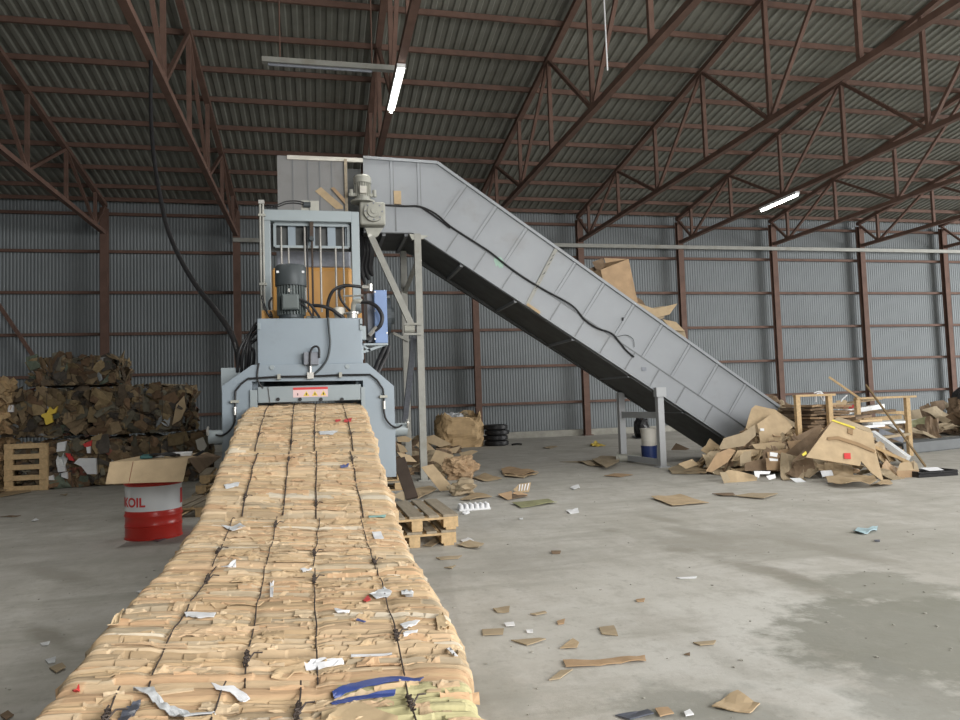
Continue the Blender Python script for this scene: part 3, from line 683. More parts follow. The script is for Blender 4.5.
a, b = W(301, 199, YG), W(309, 205, YG); MB().box((a.x, YG+.05, gz1), (b.x, YG+.13, a.z)).build('valve_block', LGREY, BP)
# recessed window frame and guide rods
zw1, zw0 = W(310, 225, YG+.1).z, W(310, 247.5, YG+.1).z
wl, wr = W(275, 240, YG+.1).x, W(348.5, 240, YG+.1).x
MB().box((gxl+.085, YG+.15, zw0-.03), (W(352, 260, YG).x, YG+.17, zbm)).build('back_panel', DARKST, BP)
MB().bar((wl, YG+.08, zw1), (wr, YG+.08, zw1), .03, .04).bar((wl, YG+.08, zw0), (wr, YG+.08, zw0), .03, .028).bar((wl, YG+.08, zw0), (wl, YG+.08, zw1), .03, .025).bar((wr, YG+.08, zw0), (wr, YG+.08, zw1), .03, .025).build('window_frame', BLUEGR2, BP)
for x0, x1 in ((288, 295.5), (308, 315), (327.5, 335.5), (345, 348)):
    a, b = W(x0, 236, YG+.12), W(x1, 236, YG+.12); MB().box((a.x, YG+.11, zw0), (b.x, YG+.14, zw1)).build('window_mullion', BLUEGR, BP)
zt0 = tz1-.02
for px, y0, y1, r_, mt in ((281, 227, 272, .011, CHROME), (288.5, 248, 268, .010, CHROME), (304.5, 227, 270, .011, CHROME), (320, 227, 312, .012, CHROME), (335.5, 248, 312, .012, CHROME), (342.8, 227, 308, .010, CHROME), (307, 227, 250, .008, BLACK)):
    a, b = W(px, y0, YG+.05), W(px, y1, YG+.05); MB().cyl((a.x, YG+.05, a.z), (a.x, YG+.05, min(b.z, 2.4)), r_, 12).build('guide_rod', ROD if mt is CHROME else mt, BP)
a, b = W(311.5, 222, YG+.03), W(311.5, 240, YG+.03)
MB().box((a.x-.02, YG+.0, b.z), (a.x+.02, YG+.06, zbm)).cyl((a.x, YG+.03, b.z), (a.x, YG+.03, 2.3), .012, 10).build('lift_rod', WOODD, BP)
p = W(311.5, 238.5, YG); MB().cyl((p.x, YG-.02, p.z), (p.x, YG+.05, p.z), .025, 14).build('rod_pin', DGREY, BP)
# orange press cylinder casing behind the rods, grey-blue sleeve above
xl, xr = W(272, 280, 8.4).x, W(353, 280, 8.4).x
zo = W(310, 266.5, 8.4).z
MB().box((xl, 8.4, 1.75), (xr, 9.3, zo)).build('orange_casing', ORANGE, BP, bevel=.05)
MB().box((xl+.05, 8.45, zo), (xr-.02, 9.25, W(310, 246, 8.45).z+.25)).build('upper_casing', LILAC, BP, bevel=.02)
a, b = W(262, 311, 7.55), W(275, 318, 7.55)
MB().box((a.x, 7.5, tz1), (b.x+.05, 7.6, a.z)).build('orange_bracket', ORANGE, BP)
a, b = W(355, 313, 7.3), W(362, 318.5, 7.3)
MB().box((a.x, 7.3, tz1), (b.x, 7.4, a.z)).build('orange_bracket', ORANGE, BP)
# pump fittings on the tank
a, b = W(335, 303.5, 7.25), W(343.5, 318, 7.25)
MB().lathe(((a.x+b.x)/2, 7.3, tz1), [(.045, 0), (.045, .06), (.055, .065), (.055, .13), (.03, .14)], 20).build('breather_cap', BWHITE, BP, smooth=True)
p = W(352.5, 318, 7.25)
MB().lathe((p.x, 7.25, tz1), [(.07, 0), (.07, .015), (.055, .02), (.055, .06), (.075, .062), (.075, .08), (.02, .085)], 22).build('filler_neck', CHROME, BP, smooth=True)
for x0 in (309, 316): 
    p = W(x0, 316, 7.3); MB().cyl((p.x, 7.3, tz1), (p.x, 7.3, tz1+.05), .03, 12).build('pump_fitting', LGREY, BP)
def hose(pts, r=.017, name='hydraulic_hose', mt=BLACK): return MB().tube([W(*p) for p in pts], r, 10, 6).build(name, mt, BP, smooth=True)
hose([(327.5, 318, 7.35), (328, 303, 7.33), (333, 291, 7.3), (343, 285.8, 7.3), (354, 286, 7.3), (362, 287, 7.32)])
hose([(351, 312, 7.28), (344, 304, 7.25), (340, 297, 7.25), (339.5, 290, 7.3), (345, 286.5, 7.32)], .013)
hose([(311, 305.5, 7.25), (321, 306, 7.22), (331, 309, 7.22), (338, 314, 7.22), (344, 318.5, 7.24)], .018)
hose([(300, 299, 7.2), (308, 303, 7.2), (314, 309, 7.2), (320, 318.5, 7.24)], .013)
hose([(300, 303, 7.22), (308, 309, 7.22), (313, 318, 7.24)], .011)
hose([(361, 302, 7.2), (369, 302.5, 7.15), (377, 307, 7.12), (382, 316, 7.1), (380.5, 325, 7.1), (375, 330.5, 7.12)], .02)
MB().cyl(W(377, 327, 7.11), W(369.5, 335, 7.14), .022, 12).build('hose_fitting', CHROME, BP)
MB().cyl(W(362, 287, 7.32), W(371, 287.5, 7.32), .02, 12).cyl(W(370, 284, 7.32), W(370, 291, 7.32), .024, 12).build('hose_fitting', CHROME, BP)
MB().tube([W(353, 312, 7.25), W(354, 303, 7.22), W(358, 301, 7.2), W(362, 301.6, 7.2)], .024, 12, 4).build('elbow_pipe', LGREY, BP, smooth=True)
MB().cyl(W(343, 296, 7.35), W(363, 295.5, 7.35), .01, 8).build('return_pipe', CHROME, BP)
# oil cooler on its bracket
a, b = W(374, 290, 7.2), W(388, 343, 7.2); c = W(366, 291, 7.45)
MB().box((a.x, 7.2, b.z), (b.x, 7.75, a.z)).build('cooler_case', BLUEP, BP, bevel=.006)
MB().box((c.x, 7.3, b.z+.02), (a.x, 7.72, a.z-.02)).build('cooler_core', LILAC, BP)
p = W(391, 316, 7.5); MB().cyl((b.x, 7.48, p.z), (b.x+.05, 7.48, p.z), .2, 26).cyl((b.x+.05, 7.48, p.z), (b.x+.09, 7.48, p.z), .09, 18).build('cooler_fan', DGREY, BP)
for px, py in ((375, 292), (375, 339), (387, 333), (375, 311)):
    q = W(px, py, 7.2); MB().cyl((q.x, 7.19, q.z), (q.x, 7.2, q.z), .008, 8).build('screw', CHROME, BP)
q0, q1 = W(362.5, 343.5, 7.2), W(388, 344, 7.2)
MB().box((q0.x-.02, 7.2, b.z-.02), (q1.x, 7.75, b.z)).bar((q0.x-.01, 7.24, b.z-.09), (q1.x-.02, 7.24, b.z-.01), .02, .025).bar((q0.x, 7.24, b.z-.01), (q0.x+.08, 7.24, b.z-.075), .02, .02).box((q0.x-.02, 7.2, b.z-.16), (q0.x+.01, 7.3, b.z)).build('cooler_bracket', BLUEGR2, BP)
MB().box((W(363, 330, 7.12).x-.01, 7.12, b.z+.03), (W(366, 330, 7.12).x, 7.3, W(364, 326, 7.12).z)).build('cooler_mount', BLUEGR2, BP)
q = W(368, 338, 7.25); MB().cyl((q.x, 7.2, q.z), (q.x, 7.32, q.z), .03, 12).build('cooler_port', BLACK, BP)
for d in (0, 5):
    hose([(386+d*.6, 346, 7.45), (381+d, 356, 7.4), (376+d*.8, 368, 7.3), (371+d*.5, 382, 7.25)], .028 if not d else .022)
# hoses bundled left of the tank
for k, (x0, y0, x1) in enumerate(((258, 322, 243), (257, 326, 247), (258, 331, 250), (256, 328, 239), (258, 338, 254))):
    hose([(x0, y0, 7.25), (x0-6-k*.8, y0+8, 7.25), (x1, 352, 7.22), (x1-1.5, 372, 7.3)], .015)
hose([(262, 296, 7.6), (265, 308, 7.5), (270, 317, 7.4)], .012); hose([(272, 298, 7.7), (269, 304, 7.6), (272, 317, 7.45)], .012)

# black supply cable hanging from truss to press
pA = XP(151, 86, X0+BAY)
pts = [Vector((X0+BAY, pA.y, ZB-.05))]
for px, py, Y in ((151, 118, 12.0), (154, 158, 11.5), (160, 195, 11), (168, 230, 10.4), (182, 262, 9.8), (198, 288, 9.2), (214, 308, 8.6), (228, 328, 8.0), (236, 346, 7.6), (239, 366, 7.55)): pts.append(W(px, py, Y))
o = MB().tube(pts, .03, 10, 6).build('supply_cable', BLACK, smooth=True)
tag(o, 'thick black supply cable hanging in a curve from the roof to the baling press', 'cable')

# ------------------------------------------------------------------ inclined conveyor
F0, F1 = 12.75, 14.3
CV = empty('inclined_conveyor', (5.0, 13.5, 0), 'long grey steel inclined conveyor with a black cable along its side', 'conveyor')
topl = [(.86, 5.77), (2.195, 5.73), (8.95, 1.06)]
botl = [(8.45, .03), (1.915, 4.32), (1.70, 4.42), (.845, 4.42)]
def topz(x): return 5.73-(x-2.195)*.691 if x > 2.195 else 5.77-(x-.86)*.03
def botz(x): return 4.32-(x-1.915)*.657 if x > 1.915 else 4.42
MB().prism(topl+botl, F0, F0+.05).build('front_side_wall', GREYST, CV)
MB().prism(topl+botl, F1-.05, F1).build('rear_side_wall', GREYST, CV)
sl = [(1.069, 4.903), (1.878, 4.925), (2.382, 4.569), (6.869, 1.567), (8.35, .565)]
MB().prism([(.95, 4.903)]+sl[1:]+[(8.43, .04), (1.915, 4.325), (1.70, 4.425), (.95, 4.425)], F0-.03, F0).build('lower_side_panel', GREYST, CV)
mb = MB().bar((.86, F0-.01, 5.77), (2.195, F0-.01, 5.73), .07, .05).bar((2.195, F0-.01, 5.73), (8.95, F0-.01, 1.06), .07, .05)
mb.build('top_flange', GREYST, CV)
MB().bar((.86, F1, 5.77), (2.195, F1, 5.73), .07, .05).bar((2.195, F1, 5.73), (8.95, F1, 1.06), .07, .05).build('top_flange', GREYST, CV)
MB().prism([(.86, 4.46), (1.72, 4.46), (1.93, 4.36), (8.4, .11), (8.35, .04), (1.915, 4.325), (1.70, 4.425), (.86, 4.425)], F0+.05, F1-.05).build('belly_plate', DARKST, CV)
MB().prism([(.86, 4.46+.4), (1.8, 4.46+.4), (2.0, 4.36+.38), (8.7, .36), (8.66, .3), (1.95, 4.70), (1.78, 4.80), (.86, 4.80)], F0+.06, F1-.06).build('conveyor_belt', BLACK, CV)
# seams on the upper panels
for px, py in ((391, 160), (418, 161), (466, 185), (496.5, 206.5), (527, 229), (575.5, 261.5), (604, 281), (634, 301.5), (662, 321), (690, 341), (717.5, 360), (745.5, 379)):
    p = W(px, py, F0)
    if p.x < 2.1: q = Vector((p.x, F0, 4.91))
    else:
        d = Vector((-.57, 0, -.82)) ; q = Vector((p.x, F0, topz(p.x)))
        t = 0
        zs = lambda x: 4.569-(x-2.382)*.669
        while (q+d*t).z > zs((q+d*t).x) and t < 2: t += .01
        q = q+d*t
    mb = MB().bar((p.x, F0-.012, (topz(p.x))), (q.x, F0-.012, q.z), .045, .02, up=(0, 1, 0)); mb.build('panel_rib', GREYST, CV)
    MB().bar((p.x+.03, F0-.004, topz(p.x)-.03), (q.x+.03, F0-.004, q.z), .018, .01, up=(0, 1, 0)).build('panel_seam', GREYST2, CV)
for px, py in ((371, 228), (396, 228), (446, 252), (474, 272), (502, 291), (550, 323), (575, 341), (600, 357), (625, 374), (650, 391), (676, 409), (704, 425)):
    p = W(px, py, F0-.03)
    q = Vector((p.x, F0-.03, max(botz(p.x), 0)+.03)); d = Vector((.57, 0, .82)) if p.x > 1.95 else Vector((0, 0, 1)); t = 0
    zs = lambda x: (4.569-(x-2.382)*.669) if x > 2.382 else 4.9
    while (q+d*t).z < zs((q+d*t).x)-.03 and t < 2: t += .01
    MB().bar(q+Vector((0, -.005, 0)), q+d*t+Vector((0, -.005, 0)), .022, .012, up=(0, 1, 0)).build('panel_seam', GREYST2, CV)
MB().bar((2.382, F0-.036, 4.555), (8.2, F0-.036, 4.555-(8.2-2.382)*.669), .02, .012, up=(0, 1, 0)).bar((1.0, F0-.036, 4.895), (1.878, F0-.036, 4.905), .02, .012, up=(0, 1, 0)).build('panel_seam', GREYST2, CV)
p = W(556, 249, F0); q = W(527, 305, F0-.03)
MB().bar((p.x, F0-.02, p.z), (q.x, F0-.04, q.z), .07, .02, up=(0, 1, 0)).build('section_joint', PIPEG, CV)
rj = random.Random(3)
for k in range(9):
    t = .12+.08*k; c = p+(q-p)*t; s_ = .02+.03*rj.random()
    if k not in (3, 5): MB().add([(c.x-s_, F0-.045, c.z-s_), (c.x+s_*.4, F0-.045, c.z-s_*.3), (c.x+s_, F0-.045, c.z+s_), (c.x-s_, F0-.035, c.z-s_), (c.x+s_*.4, F0-.035, c.z-s_*.3), (c.x+s_, F0-.035, c.z+s_)], [(0, 1, 2), (5, 4, 3), (0, 3, 4, 1), (1, 4, 5, 2), (2, 5, 3, 0)]).build('chipped_spot', DGREY, CV)
for px, py, w_, h_, mt, nm in ((397.5, 197.5, .13, .24, KRAFT, 'tan_patch'), (644, 369, .09, .07, LILAC, 'data_plate'), (623, 319, .02, .06, BLACK, 'black_mark')):
    c = W(px, py, F0-.035); MB().box((c.x-w_/2, F0-.045, c.z-h_/2), (c.x+w_/2, F0-.03 if py > 300 and nm == 'data_plate' else F0, c.z+h_/2)).build(nm, mt, CV)
mb = MB(); c0 = W(500, 257, F0); rg = random.Random(5)
PAINTG = mat('green_spray_paint', (.30, .46, .38), .5, 0, .15, 9)
for k in range(7):
    c = W(500+rg.uniform(-4, 3), 258+rg.uniform(-7, 7), F0-.032); r_ = rg.uniform(.03, .08)
    mb.add([(c.x+r_*math.cos(t*.7854)*rg.uniform(.5, 1), F0-.0318-k*.0002, c.z+r_*math.sin(t*.7854)*rg.uniform(.7, 1.3)) for t in range(8)], [tuple(range(8))])
mb.build('green_paint_mark', PAINTG, CV)
p = W(527, 304, F0-.04); q = W(540, 313, F0-.04)
MB().bar(p, q, .05, .02, up=(0, 1, 0)).build('rust_patch', KRAFT, CV)
cab = [(385, 205), (405, 206), (420, 206.5), (436, 214), (450, 226), (470, 239), (490, 252), (505, 264), (520, 275), (536, 285), (550, 293), (565, 301), (575, 308), (585, 320), (597, 328), (611, 333), (618, 340), (626, 350), (634, 357)]
MB().tube([W(px, py, F0-.06) for px, py in cab], .018, 8, 3).build('side_cable', BLACK, CV, smooth=True)
MB().tube([W(px, py, F0-.06) for px, py in ((421, 207), (436, 217), (450, 228))], .014, 8, 3).build('side_cable', BLACK, CV)
MB().tube([W(px, py, F0-.04) for px, py in ((617, 337), (626, 335), (633, 339), (634.5, 347))], .006, 6, 4).build('thin_cable', DGREY, CV)
# underside cross ribs and dark return trough
for x in (2.6, 3.6, 4.7, 5.8, 6.9):
    z = botz(x)-.02; MB().bar((x, F0+.05, z), (x, F1-.02, z), .06, .05).build('cross_rib', GREYST2, CV)
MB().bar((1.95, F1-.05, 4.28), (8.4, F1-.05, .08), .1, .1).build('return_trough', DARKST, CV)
for x in (1.2, 1.6): MB().bar((x, F0+.05, 4.40), (x, F1-.02, 4.40), .06, .05).build('cross_rib', GREYST2, CV)
# drive: vertical motor, flange, worm gearbox with round cover
gx, gz = W(373, 214, 12.6).x, W(373, 214, 12.6).z
MB().box((W(359.5, 214, 12.6).x, 12.5, W(370, 226, 12.6).z), (W(385, 214, 12.6).x, 12.75, W(370, 203, 12.6).z)).build('gearbox', LGREY, CV, bevel=.03)
MB().cyl((gx, 12.42, gz), (gx, 12.5, gz), .17, 28).cyl((gx, 12.38, gz), (gx, 12.43, gz), .11, 24).cyl((gx, 12.36, gz), (gx, 12.39, gz), .05, 18).build('gearbox_cover', LGREY, CV, smooth=True)
for k in range(8):
    t = k*math.pi/4; MB().cyl((gx+.145*math.cos(t), 12.405, gz+.145*math.sin(t)), (gx+.145*math.cos(t), 12.43, gz+.145*math.sin(t)), .014, 8).build('cover_bolt', LILAC, CV)
mx2 = W(362.5, 190, 12.6).x; z0 = W(362, 203, 12.6).z; z1 = W(362, 197.5, 12.6).z; z2 = W(362, 184, 12.6).z; z3 = W(362, 175.5, 12.6).z
MB().lathe((mx2, 12.6, 0), [(.21, z0), (.21, z0+.03), (.13, z0+.05), (.13, z1+.02)], 26).build('motor_flange', LGREY, CV, smooth=True)
mb = MB().lathe((mx2, 12.6, 0), [(.12, z1), (.12, z2)], 24)
for k in range(20):
    t = 2*math.pi*k/20; mb.bar((mx2+.13*math.cos(t), 12.6+.13*math.sin(t), z1), (mx2+.13*math.cos(t), 12.6+.13*math.sin(t), z2), .012, .035, up=(math.cos(t), math.sin(t), 0))
mb.build('motor_body', LGREY, CV)
MB().lathe((mx2, 12.6, 0), [(.155, z2), (.155, z3-.05), (.12, z3-.01), (.04, z3)], 26).build('motor_cowl', LGREY, CV, smooth=True)
MB().box((mx2-.06, 12.42, z1+.03), (mx2+.06, 12.5, z1+.16)).build('terminal_box', BWHITE, CV, bevel=.01)
for sx in (-1, 1): MB().cyl((mx2+sx*.2, 12.55, z1), (mx2+sx*.2, 12.55, z1+.12), .035, 10).bar((mx2+sx*.1, 12.55, z1+.03), (mx2+sx*.24, 12.55, z1+.03), .04, .05).build('motor_lug', LGREY, CV)
MB().prism(pxz([(365, 228), (383, 228), (378, 236), (372, 239), (368, 236)], F0-.06), F0-.08, F0).build('shaft_bracket', LGREY, CV)
c = W(370, 236, F0-.1); MB().cyl((c.x, F0-.12, c.z), (c.x, F0-.05, c.z), .035, 14).build('bracket_pin', CHROME, CV)
MB().prism(pxz([(409, 234), (428, 236), (423, 239), (412, 240)], F0-.06), F0-.08, F0).build('leg_bracket', LGREY, CV)
# legs by the baler
def foot(x, y, mb, s_=.11): mb.box((x-s_, y-s_, 0), (x+s_, y+s_, .02))
ft = G(417, 479); ux = W(417, 240, F0).x
mb = MB().bar((ux, F0-.03, 4.4), (ux, F0-.03, .0), .12, .12, up=(0, 1, 0)); foot(ux, F0-.03, mb); mb.build('front_leg', PIPEG, CV)
u2 = W(403, 250, F1-.1).x
mb = MB().bar((u2, F1-.1, 4.4), (u2, F1-.1, .0), .12, .12, up=(0, 1, 0)); foot(u2, F1-.1, mb); mb.build('rear_leg', PIPEG, CV)
a, b = W(371, 237, F0-.05), W(411, 325, F0-.05)
MB().bar((a.x, F0-.08, a.z), (b.x, F0-.08, b.z), .11, .09, up=(0, 1, 0)).build('diagonal_brace', PIPEG, CV)
a, b = W(414, 338, F0+.2), W(405, 420, F1-.3)
MB().bar(a, b, .10, .10, up=(0, 1, 0)).build('lower_brace', LILAC, CV)
a, b = W(411, 280, F1-.2), W(404, 300, F1-.2)
MB().bar(W(417, 262, F0+.4), W(405, 292, F1-.15), .08, .06, up=(0, 1, 0)).build('knee_brace', PIPEG, CV)
for py in (324, 334):
    a, b = W(404, py, F0-.12), W(421.5, py, F0-.12); MB().bar(a, b, .04, .035).build('clamp_bar', PIPEG, CV)
c = W(410, 329, F0-.14); MB().cyl((c.x-.1, F0-.12, c.z), (c.x+.08, F0-.12, c.z), .07, 14).build('clamp_roller', LGREY, CV)
MB().bar(W(393, 333, F1-.2), W(409, 341, F1-.2), .05, .05).build('clamp_bar', PIPEG, CV)
# stand near the foot of the conveyor
lx = W(660.5, 440, 12.73).x; l2 = W(622.5, 430, 14.15).x
mb = MB().bar((lx, 12.70, 0), (lx, 12.70, botz(lx)+.1), .12, .12, up=(0, 1, 0)); foot(lx, 12.70, mb, .12); mb.build('stand_leg', STANDM, CV)
mb = MB().bar((l2, 14.18, 0), (l2, 14.18, botz(l2)-.05), .13, .12, up=(0, 1, 0)); foot(l2, 14.18, mb, .12); mb.build('stand_leg', STANDM, CV)
zc = W(640, 415, 13.4).z
MB().bar((lx, 12.75, zc), (l2, 14.18, zc), .06, .12).build('stand_cross_beam', STANDM, CV)
MB().bar((lx, 12.75, .09), (l2, 14.18, .09), .07, .11).build('stand_base_beam', STANDM, CV)
c = Vector((lx, 12.72, botz(lx)+.05)); MB().box((lx-.1, 12.60, c.z-.12), (lx+.1, 12.73, c.z+.06)).build('stand_bracket', STANDM, CV)

# hopper box between conveyor head and press
HP = empty('feed_hopper', (0, 13.5, 1.75), 'grey sheet-metal feed hopper box above the press, left of the conveyor head', 'hopper')
hx0, hx1 = -.621, .579
MB().box((hx0, F0, 1.76), (hx1, F0+.05, 5.75)).build('front_wall', HOPM, HP)
MB().box((hx0, F1-.05, 1.76), (hx1, F1, 5.75)).build('rear_wall', HOPM, HP)
MB().box((hx0, F0+.05, 1.76), (hx0+.05, F1-.05, 5.75)).build('side_wall', HOPM, HP)
for px in (293, 308, 320, 332):
    p = W(px, 190, F0); MB().box((p.x-.008, F0-.008, 4.4), (p.x+.008, F0, 5.70)).build('panel_seam', GREYST2, HP)
a = W(287, 158, F0-.03); MB().box((a.x, F0-.04, 5.68), (.855, F0+.02, 5.75)).build('top_strip', BWHITE, HP)
MB().box((.57, F0+.6, 4.5), (.855, F0+.65, 5.76)).build('gap_shade_plate', DARKST, HP)  # dark plate added to stand for the shade inside the open gap
p = W(346, 185, F0-.05); MB().bar((p.x, F0-.03, 4.5), (p.x, F0-.03, 5.72), .05, .05, up=(0, 1, 0)).build('edge_post', WOODG, HP)
def panel(name, pts, Y0, k, mt, label=None, cat=None, group=None, th=.006, bend=.02, cuts=3, parent=None, flat=None, scale=4.0):
    """a sheet with a traced outline standing or leaning on its own plane, with real thickness and some warp"""
    w = [G(px, py, flat) if flat is not None else LN(px, py, Y0, k) for px, py in pts]
    bm = bmesh.new(); f = bm.faces.new([bm.verts.new(v) for v in w]); f.normal_update(); nrm = f.normal.copy()
    bmesh.ops.triangulate(bm, faces=[f]); bmesh.ops.subdivide_edges(bm, edges=bm.edges[:], cuts=cuts, use_grid_fill=True)
    bm.verts.ensure_lookup_table(); bm.verts.index_update(); sd = R.uniform(0, 99)
    vs = []
    for v in bm.verts:
        d = bend*noise.noise(Vector((v.co.x*scale*.6, v.co.y*scale*.6, v.co.z*scale*.6+sd)))
        if flat is not None: d = abs(d)*(1 if nrm.z > 0 else -1)
        vs.append(v.co+nrm*d)
    n = len(vs); fs = [tuple(v.index for v in f.verts) for f in bm.faces]
    be = [(e.verts[0].index, e.verts[1].index) for e in bm.edges if len(e.link_faces) == 1]; bm.free()
    off = nrm*th*(-1 if nrm.z > 0 or (abs(nrm.z) < .2 and nrm.y < 0) else 1)
    if flat is not None: off = Vector((0, 0, th))
    mb = MB().add(vs+[v+off for v in vs], fs+[tuple(i+n for i in f[::-1]) for f in fs]+[(a, b, b+n, a+n) for a, b in be])
    o = mb.build(name, mt, parent)
    if label: tag(o, label, cat, group)
    return o
panel('cardboard_strip', [(315, 191), (321, 187), (343, 206), (343, 209), (336, 209)], F0-.012, 0, KRAFT, 'wide tan cardboard strip wedged against the feed hopper', 'cardboard', th=.01, bend=.005)
panel('cardboard_strip', [(331, 188), (334, 187), (345, 199), (345, 204)], F0-.06, 0, KRAFT3, 'narrow brown cardboard strip wedged beside the conveyor motor', 'cardboard', th=.01, bend=.005)
for k in range(3):
    a = W(362+k*3, 236, 13.2); mb = MB(); pts = [a, W(364+k*3, 252, 13.2), W(361+k*4, 268, 13.25), W(365+k*4, 284-k*4, 13.25)]
    mb.tube(pts, [.07, .09, .07, .02], 7, 4); mb.build('rubber_curtain', BLACK, HP)
a, b = W(366, 234, 13.5), W(372, 300, 13.5)
MB().box((.579, F0+.3, 1.76), (.63, F1, 4.4)).build('side_wall', HOPM, HP)

# load riding on the belt
panel_box = empty('big_carton', (W(612, 300, 13.2).x, 13.5, 2.5), 'large brown open carton riding up the conveyor', 'carton')
q = [LN(600, 270, 13.25, 0), LN(628, 259, 13.25, 0), LN(637, 302, 13.25, 0), LN(612, 322, 13.25, 0)]
mb = MB(); mb.add([q[0], q[1], q[2], q[3]]+[v+Vector((.02, .012, 0)) for v in q], [(0, 1, 2, 3), (7, 6, 5, 4), (0, 4, 5, 1), (1, 5, 6, 2), (2, 6, 7, 3), (3, 7, 4, 0)]); mb.build('front_face', KRAFT3, panel_box)
dv = Vector((-.25, .75, .05))
for a, b in ((0, 3), (1, 2)):
    v = [q[a], q[a]+dv, q[b]+dv, q[b]]; MB().add(v+[x+Vector((.012, 0, 0)) for x in v], [(0, 1, 2, 3), (7, 6, 5, 4), (0, 4, 5, 1), (1, 5, 6, 2), (2, 6, 7, 3), (3, 7, 4, 0)]).build('side_face', KRAFT3, panel_box)
v = [x+dv for x in q]; MB().add(v+[x+Vector((0, .012, 0)) for x in v], [(0, 1, 2, 3), (7, 6, 5, 4), (0, 4, 5, 1), (1, 5, 6, 2), (2, 6, 7, 3), (3, 7, 4, 0)]).build('back_face', KRAFTD, panel_box)
panel('flap', [(592, 262), (603, 258), (606, 266), (597, 272)], 13.9, 0, KRAFTD, parent=panel_box)
panel('flap', [(604, 258), (627, 259), (622, 263), (606, 264)], 14.0, .0, KRAFT3, parent=panel_box)
# scraps beside it
def crumple(name, c, size, mt, label, cat, group=None, seed=0, amp=.35, sub=3, tone=None):
    bm = bmesh.new(); bmesh.ops.create_icosphere(bm, subdivisions=sub, radius=1)
    vs = []
    for v in bm.verts:
        n1 = noise.noise(v.co*1.3+Vector((seed*3.1, 0, 0))); n2 = noise.noise(v.co*3.1+Vector((0, seed*2.3, 0))); n3 = abs(noise.noise(v.co*5+Vector((seed, seed, 0))))
        r_ = 1+amp*n1+amp*.7*n2-amp*.8*n3
        p = Vector((v.co.x*abs(v.co.x)**-.25 if abs(v.co.x) > .01 else v.co.x, v.co.y, v.co.z))*r_
        vs.append(Vector(c)+Vector((p.x*size[0], p.y*size[1], p.z*size[2])))
    zmin = min(v.z for v in vs); fs = [tuple(x.index for x in f.verts) for f in bm.faces]; bm.free()
    mb = MB().add(vs, fs); o = mb.build(name, mt)
    if label: tag(o, label, cat, group)
    return o
for i, (pts, mt, lb) in enumerate([
    ([(634, 302), (655, 309), (678, 303), (670, 314), (655, 318), (640, 314)], KRAFT, 'tan cardboard sheet on the conveyor load, right of the big carton'),
    ([(646, 309), (664, 306), (664, 318), (652, 322)], KRAFT2, 'bent cardboard piece under the tan sheet on the conveyor'),
    ([(635, 296), (642, 300), (650, 313), (640, 312)], KRAFTD, 'dark shredded piece close beside the big carton on the conveyor'),
    ([(662, 319), (676, 322), (685, 331), (672, 330)], KRAFT, 'small tan scrap lower on the conveyor load'),
    ([(676, 328), (684, 330), (686, 338), (678, 336)], KRAFT2, 'lowest cardboard scrap showing above the conveyor wall')]):
    panel('cardboard_piece', pts+([] if i else []), 13.1+.08*i, .25, mt, lb, 'cardboard', th=.02, bend=.03)
for k in range(3):
    x = 5.2+k*.85; crumple('cardboard_heap', (x, 13.55, botz(x)+.75), (.62, .52, .42), KRAFTD, 'loose brown cardboard waste lying in the conveyor trough', 'cardboard', 'waste in the conveyor trough', k+3)

